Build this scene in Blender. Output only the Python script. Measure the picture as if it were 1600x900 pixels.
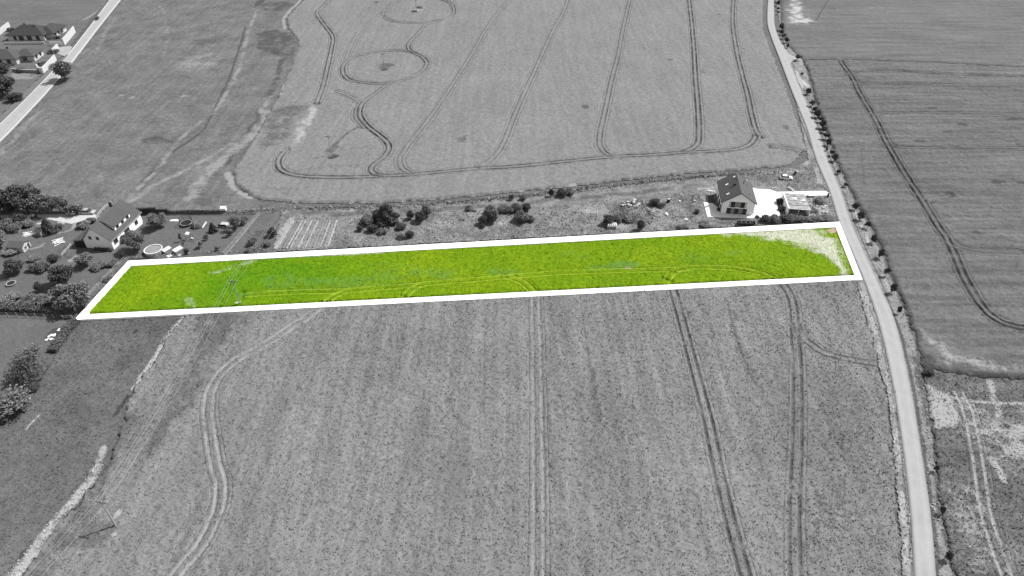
import bpy, bmesh, math, random
import numpy as np
from mathutils import Vector, Matrix, kdtree
random.seed(7); rng = np.random.default_rng(7)
R = math.radians
S = bpy.context.scene
for o in list(bpy.data.objects): bpy.data.objects.remove(o)
# ---------------------------------------------------------------- camera
CAM_H, PITCH, FPX = 120.0, R(38), 1067.0      # height, downward tilt, focal length in photo pixels (1600 wide)
cd = bpy.data.cameras.new('camera'); cam = bpy.data.objects.new('camera', cd); S.collection.objects.link(cam)
cam.location = (0, 0, CAM_H); cam.rotation_euler = (R(90) - PITCH, 0, 0)
cd.sensor_width = 36; cd.lens = 36 * FPX / 1600; cd.clip_start = 1; cd.clip_end = 12000
S.camera = cam
S.render.resolution_x, S.render.resolution_y = 1024, 576
# ---------------------------------------------------------------- light
SUN_EL, SHX, SHY = R(52), -0.90, -0.43          # shadows fall towards (SHX, SHY)
sd = Vector((SHX * math.cos(SUN_EL), SHY * math.cos(SUN_EL), -math.sin(SUN_EL))).normalized()
sl = bpy.data.lights.new('sun', 'SUN'); sl.energy = 3.65; sl.angle = R(0.6); sl.color = (1, 1, 1)
so = bpy.data.objects.new('sun', sl); S.collection.objects.link(so)
so.rotation_euler = sd.to_track_quat('-Z', 'Y').to_euler(); so.location = (100, 100, 300)
w = bpy.data.worlds.new('World'); S.world = w; w.use_nodes = True
nt = w.node_tree; nt.nodes.clear()
sky = nt.nodes.new('ShaderNodeTexSky'); sky.sky_type = 'NISHITA'; sky.sun_disc = False
sky.sun_elevation = SUN_EL; sky.sun_rotation = math.atan2(-SHX, -SHY)
bw = nt.nodes.new('ShaderNodeRGBToBW'); bg = nt.nodes.new('ShaderNodeBackground'); wo = nt.nodes.new('ShaderNodeOutputWorld')
bg.inputs[1].default_value = 0.13                 # the photograph is black and white: the sky light is neutral grey
nt.links.new(sky.outputs[0], bw.inputs[0]); nt.links.new(bw.outputs[0], bg.inputs[0]); nt.links.new(bg.outputs[0], wo.inputs[0])
S.view_settings.view_transform = 'Standard'; S.view_settings.look = 'None'
S.view_settings.exposure = 0.72; S.view_settings.gamma = 1.0
S.render.engine = 'CYCLES'
# ---------------------------------------------------------------- pixel -> place
cp, sp = math.cos(PITCH), math.sin(PITCH)
def G(px, py, z=0.0):
    u = (px - 800) / FPX; v = (450 - py) / FPX
    t = (CAM_H - z) / (sp - v * cp)
    return (u * t, (cp + v * sp) * t)
def GP(pts, z=0.0): return [G(x, y, z) for x, y in pts]
def tag(o, label=None, cat=None, group=None, kind=None):
    if label: o['label'] = label
    if cat: o['category'] = cat
    if group: o['group'] = group
    if kind: o['kind'] = kind
    return o
def link(o, parent=None):
    S.collection.objects.link(o)
    if parent: o.parent = parent
    return o
def empty(name, label, cat, loc, rz=0, group=None):
    o = bpy.data.objects.new(name, None); o.empty_display_size = .5
    o.location = (loc[0], loc[1], loc[2] if len(loc) > 2 else 0); o.rotation_euler = (0, 0, rz)
    link(o); return tag(o, label, cat, group)
# ---------------------------------------------------------------- noise
def _h(ix, iy, s):
    n = (ix * 374761393 + iy * 668265263 + s * 974634777) & 0xffffffff
    n = ((n ^ (n >> 13)) * 1274126177) & 0xffffffff
    return ((n ^ (n >> 16)) & 0xffff) / 65535.0
def vn(x, y, sc, s=0):
    x = x / sc; y = y / sc
    ix = np.floor(x).astype(np.int64); iy = np.floor(y).astype(np.int64)
    fx = x - ix; fy = y - iy; fx = fx * fx * (3 - 2 * fx); fy = fy * fy * (3 - 2 * fy)
    a = _h(ix, iy, s); b = _h(ix + 1, iy, s); c = _h(ix, iy + 1, s); d = _h(ix + 1, iy + 1, s)
    return (a + (b - a) * fx) * (1 - fy) + (c + (d - c) * fx) * fy
def fbm(x, y, sc, s=0, o=3):
    r = 0; a = 1; t = 0
    for k in range(o): r = r + a * vn(x, y, sc / 2 ** k, s + k * 17); t += a; a *= .5
    return r / t
def inpoly(x, y, P):
    r = np.zeros(x.shape, bool); n = len(P); j = n - 1
    for i in range(n):
        xi, yi = P[i]; xj, yj = P[j]
        if yi != yj: r ^= ((yi > y) != (yj > y)) & (x < (xj - xi) * (y - yi) / (yj - yi) + xi)
        j = i
    return r
def dline(x, y, P, closed=False):
    d = np.full(x.shape, 1e9); Q = list(P) + ([P[0]] if closed else [])
    for (ax, ay), (bx, by) in zip(Q, Q[1:]):
        vx, vy = bx - ax, by - ay; L = vx * vx + vy * vy + 1e-9
        t = np.clip(((x - ax) * vx + (y - ay) * vy) / L, 0, 1)
        d = np.minimum(d, np.hypot(x - ax - t * vx, y - ay - t * vy))
    return d
def smooth(P, step=1.0):
    P = [Vector((p[0], p[1])) for p in P]; out = []
    Q = [P[0] * 2 - P[1]] + P + [P[-1] * 2 - P[-2]]
    for i in range(1, len(Q) - 2):
        a, b, c, d = Q[i - 1:i + 3]; n = max(1, int((c - b).length / step))
        t0 = 0; t1 = t0 + math.sqrt((b - a).length) + 1e-6; t2 = t1 + math.sqrt((c - b).length) + 1e-6; t3 = t2 + math.sqrt((d - c).length) + 1e-6
        for k in range(n):
            t = t1 + (t2 - t1) * k / n
            A1 = (t1 - t) / (t1 - t0) * a + (t - t0) / (t1 - t0) * b
            A2 = (t2 - t) / (t2 - t1) * b + (t - t1) / (t2 - t1) * c
            A3 = (t3 - t) / (t3 - t2) * c + (t - t2) / (t3 - t2) * d
            B1 = (t2 - t) / (t2 - t0) * A1 + (t - t0) / (t2 - t0) * A2
            B2 = (t3 - t) / (t3 - t1) * A2 + (t - t1) / (t3 - t1) * A3
            out.append((t2 - t) / (t2 - t1) * B1 + (t - t1) / (t2 - t1) * B2)
    out.append(P[-1]); return out
def SP(pts, step=2.0): return [(p.x, p.y) for p in smooth(GP(pts), step)]
# ---------------------------------------------------------------- materials
M = {}
class N:
    def __init__(s, name, rough=.9, spec=.2):
        s.m = bpy.data.materials.new(name); s.m.use_nodes = True; s.t = s.m.node_tree
        s.b = s.t.nodes['Principled BSDF']; s.b.inputs['Roughness'].default_value = rough
        s.b.inputs['Specular IOR Level'].default_value = spec; s.tc = None; M[name] = s.m
    def n(s, typ, **k):
        x = s.t.nodes.new(typ)
        for a, b in k.items(): setattr(x, a, b)
        return x
    def l(s, a, b): s.t.links.new(a, b)
    def co(s, scale=(1, 1, 1), rot=0):
        if not s.tc: s.tc = s.n('ShaderNodeTexCoord')
        mp = s.n('ShaderNodeMapping'); mp.inputs['Scale'].default_value = scale; mp.inputs['Rotation'].default_value = (0, 0, rot)
        s.l(s.tc.outputs['Object'], mp.inputs[0]); return mp.outputs[0]
    def noise(s, sc, det=3, rough=.6, scale=(1, 1, 1), rot=0):
        x = s.n('ShaderNodeTexNoise'); x.inputs['Scale'].default_value = sc; x.inputs['Detail'].default_value = det
        x.inputs['Roughness'].default_value = rough; s.l(s.co(scale, rot), x.inputs['Vector']); return x.outputs['Fac']
    def ramp(s, f, a, b, lo=0., hi=1.):
        x = s.n('ShaderNodeMapRange'); x.inputs[1].default_value = a; x.inputs[2].default_value = b
        x.inputs[3].default_value = lo; x.inputs[4].default_value = hi; s.l(f, x.inputs[0]); return x.outputs[0]
    def mix(s, f, a, b, mode='MIX'):
        x = s.n('ShaderNodeMix', data_type='RGBA', blend_type=mode)
        for v, i in ((f, 0), (a, 6), (b, 7)):
            if isinstance(v, (int, float)) and i == 0: x.inputs[0].default_value = v
            elif isinstance(v, (int, float)): x.inputs[i].default_value = (v, v, v, 1)
            elif isinstance(v, tuple): x.inputs[i].default_value = (*v, 1)
            else: s.l(v, x.inputs[i])
        return x.outputs[2]
    def math(s, op, a, b):
        x = s.n('ShaderNodeMath', operation=op)
        for v, i in ((a, 0), (b, 1)):
            if isinstance(v, (int, float)): x.inputs[i].default_value = v
            else: s.l(v, x.inputs[i])
        return x.outputs[0]
    def attr(s, nm):
        x = s.n('ShaderNodeAttribute', attribute_name=nm); return x.outputs['Fac']
    def col(s, c):
        if isinstance(c, (int, float)): c = (c, c, c)
        if isinstance(c, tuple): s.b.inputs['Base Color'].default_value = (*c, 1)
        else: s.l(c, s.b.inputs['Base Color'])
    def bump(s, f, st, dist=.1):
        x = s.n('ShaderNodeBump'); x.inputs['Strength'].default_value = st; x.inputs['Distance'].default_value = dist
        s.l(f, x.inputs['Height']); s.l(x.outputs[0], s.b.inputs['Normal'])
def plain(name, c, rough=.7, var=.15, sc=1.5, bump=0, spec=.3, metal=0):
    g = N(name, rough, spec); f = g.noise(sc, 4)
    c3 = (c, c, c) if isinstance(c, (int, float)) else c
    g.col(g.mix(g.ramp(f, .3, .7), tuple(v * (1 - var) for v in c3), tuple(v * (1 + var) for v in c3)))
    g.b.inputs['Metallic'].default_value = metal
    if bump: g.bump(g.noise(sc * 4, 3), bump, .05)
    return g.m
def field(name, a, b, big=.03, speck=3.0, sp_lo=.7, sp_hi=1.25, dry=.3, dark=.04, rutl=.25, rutd=.03, scale=(1, 1, 1), rot=0, bump=.5, bd=.15, streak=0, srot=0, spk=.82):
    g = N(name, .95, .1)
    f = g.mix(g.ramp(g.noise(big, 4, .6), .35, .65), a, b)
    s1 = g.ramp(g.noise(speck, 3, .75, scale, rot), .3, .7, sp_lo, sp_hi)
    s2 = g.ramp(g.noise(speck * .28, 3, .6, scale, rot), .3, .7, .5 + sp_lo / 2, .5 + sp_hi / 2)
    f = g.mix(1.0, f, s1, 'MULTIPLY'); f = g.mix(1.0, f, s2, 'MULTIPLY')
    if streak:
        s3 = g.ramp(g.noise(.5, 3, .6, *(((.06, 1, 1), srot) if srot < 1 else ((1, .05, 1), 0))), .35, .65, 1 - streak, 1 + streak); f = g.mix(1.0, f, s3, 'MULTIPLY')
    sk = g.ramp(g.noise(speck * .9, 4, .8, scale, rot), .34, .48, spk, 1); f = g.mix(1.0, f, sk, 'MULTIPLY')
    nz = g.noise(1.1, 4, .75)
    def thr(att, col, f, k=1.0, n=nz):
        v = g.math('SUBTRACT', g.math('ADD', g.attr(att), n), 1.0)
        return g.mix(g.ramp(v, -.12, .16, 0, k), f, col)
    f = thr('dark', dark, f, .75); f = thr('dry', dry, f, .85)
    f = g.mix(g.math('MULTIPLY', g.attr('rutl'), g.ramp(nz, .3, .6, .35, .9)), f, rutl)
    f = g.mix(g.math('MULTIPLY', g.attr('rutd'), g.ramp(nz, .3, .6, .75, 1)), f, rutd)  # dark ruts: soil tone with the shadow of deep tracks painted in
    g.col(f); g.bump(g.noise(speck, 4, .8, scale, rot), bump, bd)
    return g
# base colours (linear); the photograph is grey except for the plot
field('crop_upper_mat', .150, .166, speck=2.4, sp_lo=.72, sp_hi=1.32, dry=.30, dark=.06, rutl=.22, rutd=.035, bump=.9, spk=.75, streak=.07, srot=1.45)
field('crop_lower_mat', .148, .186, big=.035, spk=.94, streak=.13, srot=1.52, speck=3.4, sp_lo=.80, sp_hi=1.2, dry=.32, dark=.085, rutl=.33, rutd=.05, bump=.6, bd=.2)
field('crop_right_mat', .104, .124, speck=2.4, sp_lo=.72, sp_hi=1.32, dry=.30, dark=.045, rutl=.20, rutd=.022, bump=1, bd=.3, spk=.7, streak=.20, srot=.06)
field('far_right_mat', .106, .126, speck=1.2, sp_lo=.8, sp_hi=1.15, dry=.40, dark=.07, rutd=.03, bump=.3, streak=.16, srot=.09)
field('far_left_mat', .100, .122, speck=1.2, sp_lo=.8, sp_hi=1.15, dry=.2, dark=.06, rutd=.05, bump=.3, streak=.1, srot=.15)
field('meadow_mat', .092, .132, big=.09, speck=2.0, sp_lo=.60, sp_hi=1.45, dry=.24, dark=.045, bump=.9, rutd=.035, streak=.10, srot=1.4, spk=.75)
field('pasture_mat', .080, .118, big=.09, speck=2.6, sp_lo=.70, sp_hi=1.28, dry=.33, dark=.03, bump=.5)
field('garden_mat', .094, .112, big=.08, speck=3, sp_lo=.75, sp_hi=1.2, dry=.25, dark=.04, bump=.35, rutl=.2)
field('scrub_mat', .125, .21, big=.14, speck=2.2, sp_lo=.62, sp_hi=1.35, dry=.28, dark=.045, bump=.8, rutl=.2)
field('verge_mat', .16, .24, big=.25, speck=2.4, sp_lo=.62, sp_hi=1.3, dry=.36, dark=.04, bump=.7)
field('weedy_mat', .095, .13, big=.10, speck=2.2, sp_lo=.6, sp_hi=1.35, dry=.30, dark=.04, rutl=.30, bump=.8, streak=.12, srot=-.5)
field('ground_mat', .09, .12, big=.015, speck=1, bump=.3)
# green plot: a real green crop, with bluish weeds ('dark') and a white flowering patch ('dry')
g = N('plot_crop_mat', .95, .1)
f = g.mix(g.ramp(g.noise(.06, 3, .5), .35, .65), (.102, .190, .0030), (.142, .222, .0040))
f = g.mix(g.ramp(g.attr('edgegreen'), 0, 1), f, (.072, .180, .003))
f = g.mix(1.0, f, g.ramp(g.noise(2.6, 3, .8), .3, .7, .76, 1.28), 'MULTIPLY')
f = g.mix(1.0, f, g.ramp(g.noise(.9, 3, .6), .3, .7, .82, 1.16), 'MULTIPLY')
nz = g.noise(.55, 4, .75); nf = g.noise(2.6, 4, .85)
v = g.math('SUBTRACT', g.math('ADD', g.attr('dark'), nz), 1.0)
f = g.mix(g.ramp(v, -.15, .25, 0, .6), f, (.090, .20, .040))
v = g.math('SUBTRACT', g.math('ADD', g.attr('dry'), nf), 1.0)
f = g.mix(g.ramp(v, -.14, .06, 0, .92), f, (.42, .43, .34))
f = g.mix(g.math('MULTIPLY', g.attr('rutl'), g.ramp(nf, .3, .6, .4, .95)), f, (.26, .34, .03))
f = g.mix(g.math('MULTIPLY', g.attr('rutd'), .85), f, (.035, .095, .004))
f = g.mix(g.attr('soil'), f, (.36, .27, .20))
g.col(f); g.bump(g.noise(2.6, 4, .8), .5, .18)

g = N('asphalt', .9, .2)
f = g.mix(g.ramp(g.noise(.35, 4, .6), .3, .7), .255, .300)
f = g.mix(1.0, f, g.ramp(g.noise(14, 2), .3, .7, .94, 1.06), 'MULTIPLY')
f = g.mix(g.math('MULTIPLY', g.attr('wear'), .5), f, .325); f = g.mix(g.math('MULTIPLY', g.attr('edge'), .8), f, .17)
g.col(f)
plain('white_band', .86, .8, .01); plain('row_pale', .27, .95, .25, 3, .5); plain('row_mid', .16, .95, .3, 3, .5)
plain('road_paint', .62, .7, .1)
plain('footpath_mat', .12, .9, .12)
plain('gravel', .40, .95, .25, 2.5, .4)
plain('concrete_pale', .66, .9, .06, .8)
plain('paving_shade', .42, .9, .08, 1)
plain('plaster_white', .80, .85, .05, .7); plain('plaster_light', .80, .85, .05, .7)
plain('wall_render', .46, .85, .06, .7); plain('house_render', (.80, .78, .81), .85, .05, .7); plain('wood_grey', .24, .85, .3, 2); plain('wood_dark', .05, .8, .3, 2); plain('wood_pale', .45, .8, .25, 2)  # house_render: faint lilac in the colour cancels green light bounced off the plot
plain('metal_grey', .30, .5, .1, 2, spec=.5); plain('metal_dark', .03, .5, .1); plain('wire_mat', .34, .5, .05)
plain('white_paint', .72, .5, .05); plain('car_white', .74, .3, .03, spec=.6); plain('car_dark', .02, .25, .1, spec=.6); plain('car_silver', .33, .3, .05, spec=.6)
plain('glass_dark', .03, .12, .2, spec=.7); plain('rubber', .015, .9, .1); plain('lamp_glass', .5, .2, .05)
plain('frame_dark', .03, .6, .1); plain('panel_grey', .20, .8, .06); plain('bark', .07, .95, .3, 6)
plain('mat_black', .018, .7, .2); plain('stone', .40, .95, .3, 2, .4); plain('soil_dark', .035, .95, .3, 2, .5); plain('water', .22, .25, .1, .5, spec=.5)
plain('insulator', .25, .4, .1)
def rooftile(name, c, st=.3):
    g = N(name, .75, .25); g.col(g.mix(g.ramp(g.noise(1.2, 4), .3, .7), c * .86, c * 1.14))
    wv = g.n('ShaderNodeTexWave', wave_type='BANDS', bands_direction='Y'); wv.inputs['Scale'].default_value = .9; wv.inputs['Distortion'].default_value = .2
    g.l(g.tc.outputs['Object'], wv.inputs['Vector']); g.bump(wv.outputs['Fac'], st, .06)
rooftile('roof_slate', .068); rooftile('roof_mid', .062); rooftile('roof_dark', .040); rooftile('roof_shed', .085)
def leaf(name, c, v=.35):
    g = N(name, .8, .15)
    r = g.n('ShaderNodeNewGeometry').outputs['Random Per Island']
    f = g.mix(g.ramp(r, 0, 1), c * (1 - v), c * (1 + v))
    oi = g.n('ShaderNodeObjectInfo').outputs['Random']; f = g.mix(1.0, f, g.ramp(oi, 0, 1, .85, 1.15), 'MULTIPLY')
    g.col(f); g.b.inputs['Subsurface Weight'].default_value = 0
leaf('leaf_dark', .072); leaf('leaf_mid', .15); leaf('leaf_light', .19); leaf('leaf_hedge', .12); leaf('weed_leaf', .18, .5); leaf('weed_pale', .24, .45); leaf('reed', .17, .5)
leaf('flower_white', .42, .35)
# ---------------------------------------------------------------- mesh helpers
def mesh_obj(name, V, Fc, mat, parent=None, attrs=None, smooth_=False):
    me = bpy.data.meshes.new(name)
    if isinstance(V, np.ndarray):
        me.vertices.add(len(V)); me.vertices.foreach_set('co', V.astype(np.float32).ravel())
        n, k = Fc.shape
        me.loops.add(n * k); me.loops.foreach_set('vertex_index', Fc.astype(np.int32).ravel())
        me.polygons.add(n); me.polygons.foreach_set('loop_start', np.arange(0, n * k, k, dtype=np.int32))
        me.update(calc_edges=True)
    else:
        me.from_pydata(V, [], Fc); me.update()
    if attrs:
        for a, v in attrs.items():
            at = me.attributes.new(a, 'FLOAT', 'POINT'); at.data.foreach_set('value', np.asarray(v, np.float32))
    me.materials.append(M[mat])
    if smooth_: me.polygons.foreach_set('use_smooth', [True] * len(me.polygons))
    return link(bpy.data.objects.new(name, me), parent)
class MB:
    def __init__(s): s.V = []; s.F = []
    def add(s, V, Fc):
        n = len(s.V); s.V += [tuple(v) for v in V]; s.F += [tuple(i + n for i in f) for f in Fc]; return s
    def box(s, c, d, rz=0, rx=0, ry=0, taper=1):
        m = Matrix.Rotation(rz, 3, 'Z') @ Matrix.Rotation(ry, 3, 'Y') @ Matrix.Rotation(rx, 3, 'X'); c = Vector(c); V = []
        for z in (-.5, .5):
            k = 1 if z < 0 else taper
            for x, y in ((-.5, -.5), (.5, -.5), (.5, .5), (-.5, .5)): V.append(c + m @ Vector((x * d[0] * k, y * d[1] * k, z * d[2])))
        return s.add(V, [(3, 2, 1, 0), (4, 5, 6, 7), (0, 1, 5, 4), (1, 2, 6, 5), (2, 3, 7, 6), (3, 0, 4, 7)])
    def tube(s, a, b, r, r2=None, n=6):
        a = Vector(a); b = Vector(b); r2 = r if r2 is None else r2; q = (b - a).to_track_quat('Z', 'Y'); V = []
        for p, rr in ((a, r), (b, r2)):
            for k in range(n): t = 2 * math.pi * k / n; V.append(p + q @ Vector((rr * math.cos(t), rr * math.sin(t), 0)))
        return s.add(V, [(k, (k + 1) % n, n + (k + 1) % n, n + k) for k in range(n)] + [tuple(range(n - 1, -1, -1)), tuple(range(n, 2 * n))])
    def prism(s, P, z0, z1):
        n = len(P); ar = sum(P[i][0] * P[(i + 1) % n][1] - P[(i + 1) % n][0] * P[i][1] for i in range(n))
        if ar < 0: P = P[::-1]
        return s.add([(p[0], p[1], z0) for p in P] + [(p[0], p[1], z1) for p in P],
                     [(i, (i + 1) % n, n + (i + 1) % n, n + i) for i in range(n)] + [tuple(range(n - 1, -1, -1)), tuple(range(n, 2 * n))])
    def slab(s, Q, t):        # a sloping slab: top face Q (ccw from above), thickness t downwards
        n = len(Q)
        return s.add([(q[0], q[1], q[2]) for q in Q] + [(q[0], q[1], q[2] - t) for q in Q],
                     [tuple(range(n)), tuple(range(2 * n - 1, n - 1, -1))] + [((i + 1) % n, i, n + i, n + (i + 1) % n) for i in range(n)])
    def ring(s, r0, r1, z0, z1, n=24):
        V = []
        for k in range(n):
            t = 2 * math.pi * k / n; c, q = math.cos(t), math.sin(t)
            V += [(r0 * c, r0 * q, z0), (r1 * c, r1 * q, z0), (r1 * c, r1 * q, z1), (r0 * c, r0 * q, z1)]
        Fc = []
        for k in range(n):
            a, b = 4 * k, 4 * ((k + 1) % n)
            Fc += [(a + 1, b + 1, b + 2, a + 2), (a + 2, b + 2, b + 3, a + 3), (a + 3, b + 3, b, a), (a, b, b + 1, a + 1)]
        return s.add(V, Fc)
    def disc(s, r, z0, z1, n=24): return s.prism([(r * math.cos(2 * math.pi * k / n), r * math.sin(2 * math.pi * k / n)) for k in range(n)], z0, z1)
    def build(s, name, mat, parent=None, smooth_=False): return mesh_obj(name, s.V, s.F, mat, parent, None, smooth_)
# ---------------------------------------------------------------- wheel tracks
TR = {
 'upper': [
  ([(520, -6), (505, 11), (495, 21), (504, 37), (514, 50), (519.5, 60), (517, 80), (511, 107), (504, 137), (494, 163)], 0.8),
  ([(536, 120), (536, 104), (548, 93), (570, 86), (600, 81.5), (632, 81), (650, 86), (662, 93), (666, 101), (656, 115), (635, 125), (605, 132), (570, 131), (545, 126), (536, 117)], 0.75),
  ([(597, 26), (603, 14), (620, 5), (650, -2), (690, 1), (705, 8), (709, 18), (704, 27), (687, 33), (660, 37), (635, 37), (612, 34), (598, 27)], 0.65),
  ([(690, 31), (671, 36), (650, 57), (638, 70), (639, 79), (650, 86)], 0.7),
  ([(707, 14), (705, 2), (702, -12)], 0.5),
  ([(605, 133), (588, 146), (574, 156), (564, 167), (562, 182), (573, 198), (592, 213), (604, 224), (607, 234), (598, 248), (584, 259), (579, 267), (586, 274), (604, 276)], 0.85),
  ([(557, 172), (556, 185), (568, 200)], 0.45),
  ([(525, 144), (541, 150), (553, 156), (562, 163)], 0.35),
  ([(446, 236), (435, 251), (437, 265), (450, 273), (475, 277.5), (537, 279), (587, 277.5), (640, 275), (700, 269.5), (750, 265), (800, 262.5), (875, 255), (950, 247.5), (1025, 243.5), (1065, 240.5), (1125, 237.5), (1157, 233.5), (1172, 226), (1181, 212)], 0.85),
  ([(795, 0), (782, 15), (757, 50), (737, 85), (702, 140), (674, 181), (650, 212), (632, 236), (624, 250), (627, 264), (642, 273), (665, 273)], 0.38),
  ([(888, -8), (882, 15), (862, 52), (837, 107), (817, 150), (801, 187), (788, 220), (776, 241), (760, 256), (742, 265)], 0.42),
  ([(985, -8), (972, 50), (965, 87), (955, 125), (947, 162), (942, 185), (936, 215), (937, 231), (948, 243), (968, 247)], 0.5),
  ([(1075, -8), (1080, 37), (1084, 87), (1086, 125), (1090, 175), (1091, 212), (1089, 226), (1078, 235), (1062, 241)], 0.85),
  ([(1146, -8), (1144, 37), (1150, 80), (1157, 112), (1167, 150), (1173, 180), (1180, 205), (1186, 216)], 0.75),
  ([(617, 0), (590, 27), (562, 50), (547, 75), (538, 100)], 0.25),
  ([(1202, 230), (1232, 233.5), (1262, 243)], 0.4)],
 'lower': [
  ([(837, 462), (839, 550), (841, 675), (842, 787), (841, 900), (840, 965)], -0.4),
  ([(1050, 452), (1070, 525), (1087, 590), (1106, 662), (1122, 742), (1142, 825), (1162, 897), (1180, 965)], 0.75),
  ([(1218, 441), (1232, 460), (1239, 487), (1241, 525), (1244, 562), (1245, 625), (1244, 700), (1240, 800), (1241, 900), (1241, 965)], .68),
  ([(1241, 505), (1250, 525), (1265, 540), (1287, 554), (1325, 564), (1376, 572)], .45),
  ([(505, 478), (480, 498), (457, 512), (425, 534), (400, 549), (375, 561), (350, 582), (332, 610), (327, 645), (330, 675), (332, 690), (338, 725), (346, 755), (345, 787), (335, 817), (315, 855), (285, 890), (255, 930)], -0.6)],
 'plot': [
  ([(380, 462), (420, 459), (500, 456), (540, 455), (600, 450), (640, 447), (700, 441), (750, 437), (807, 432), (875, 427), (942, 424.5), (1000, 423), (1060, 421), (1082, 418.5), (1127, 418.5), (1168, 423), (1195, 430.5), (1215, 440)], -.8),
  ([(508, 477), (523, 464), (540, 457), (565, 453)], -1), ([(634, 464), (648, 451), (668, 443)], -.8),
  ([(780, 433), (800, 435), (818, 443), (832, 456)], -.8), ([(1043, 437), (1055, 425), (1082, 419)], -.8)],
 'right': [
  ([(1311, 92), (1316, 102), (1330, 122), (1342, 147), (1360, 177), (1367, 189), (1385, 226), (1400, 252), (1420, 285), (1442, 318), (1462, 352), (1482, 382), (1491, 402), (1505, 435), (1522, 465), (1542, 491), (1567, 507), (1600, 515), (1660, 521)], 0.85),
  ([(1388, 226), (1400, 231), (1417, 232.5), (1500, 232), (1600, 233), (1680, 235)], 0.5),
  ([(1366, 184), (1375, 179), (1400, 177.5), (1500, 178), (1600, 179), (1680, 180)], 0.35),
  ([(1446, 316), (1454, 309), (1482, 306)], -0.4), ([(1485, 380), (1512, 392), (1600, 398)], -0.3),
  ([(1333, 127), (1350, 130), (1475, 134), (1600, 137), (1680, 139)], 0.35),
  ([(1326, 118), (1345, 112), (1380, 110), (1450, 115), (1600, 121), (1680, 124)], 0.6)],
 'weedy': [([(1496, 610), (1510, 637), (1520, 677), (1530, 733), (1540, 800), (1555, 850), (1567, 883), (1585, 930)], -1)],
}
GA = .95
WK = {}; CENT = {}; VAL = {}
for k, L in TR.items():
    pts = []; vals = []; cents = []
    for P, v in L:
        C = smooth(GP(P), .25); cents.append((C, v))
        for i in range(len(C) - 1):
            t = (C[i + 1] - C[i]).normalized(); nn = Vector((-t.y, t.x))
            for sg in (-1, 1): q = C[i] + nn * GA * sg; pts.append((q.x, q.y)); vals.append(v)
    kd = kdtree.KDTree(len(pts))
    for i, p in enumerate(pts): kd.insert((p[0], p[1], 0), i)
    kd.balance(); WK[k] = kd; VAL[k] = vals
    ck = kdtree.KDTree(sum(len(c) for c, _ in cents)); n = 0
    for c, _ in cents:
        for p in c: ck.insert((p.x, p.y, 0), n); n += 1
    ck.balance(); CENT[k] = (cents, ck)
def heightf(key, x, y, h, rough):
    z = h * (1 + .10 * (fbm(x, y, 9, 3) - .5)) + (.5 * (fbm(x, y, 3.6, 45, 3) - .5) if key == 'right' else 0) + rough * (fbm(x, y, .9, 5, 2) - .5) * 1.6
    return z
def rut(key, x, y, w=.36):
    a = np.zeros(x.shape); vv = np.zeros(x.shape)
    if key in WK:
        kd = WK[key]; vl = VAL[key]
        for i in range(len(x)):
            _, j, d = kd.find((x[i], y[i], 0))
            if d < w * 1.5: a[i] = min(1, max(0, (w * 1.4 - d) / (w * .6))); vv[i] = vl[j]
        a = a * np.clip(.15 + 1.35 * fbm(x, y, 2.6, 91, 2), 0, 1)
    return a, vv
def marks(x, y, L):
    """L: list of (kind, pts, width, strength); gives one value per vertex, 0..1"""
    r = np.zeros(x.shape); x_, y_ = x, y
    n1, n2, n3 = fbm(x, y, 4.5, 61) - .5, fbm(x, y, 4.5, 71) - .5, fbm(x, y, 3.2, 81)
    for kd, P, wd, st in L:
        Q = GP(P); am = (min(wd * 1.6, 6) if kd != 'e' else abs(G(P[0][0] + P[1][0], P[0][1])[0] - G(P[0][0], P[0][1])[0]) * .8); am = min(am, 6) * (.55 if kd == 'l' else 1)
        x = x_ + n1 * am; y = y_ + n2 * am
        if kd == 'l':
            d = dline(x, y, SP(P)); v = np.clip(1.25 - d / wd, 0, 1)
        elif kd == 'p':
            d = dline(x, y, Q, True); ins = inpoly(x, y, Q); v = np.where(ins, .6 + np.clip(d / wd, 0, .4), np.clip(.6 - d / wd * .6, 0, 1))
        else:                                   # 'e' centre, second point gives the two radii in photo pixels
            cx, cy = P[0]; rx, ry = P[1]; c = G(cx, cy); ax = abs(G(cx + rx, cy)[0] - c[0]); ay = abs(G(cx, cy - ry)[1] - c[1])
            d = np.hypot((x - c[0]) / ax, (y - c[1]) / ay); v = np.clip(1.5 - d, 0, 1)
        if wd > .9: v = v * np.clip(.45 + 1.1 * n3, 0, 1.15)
        r = np.maximum(r, v * st)
    return r
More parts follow.
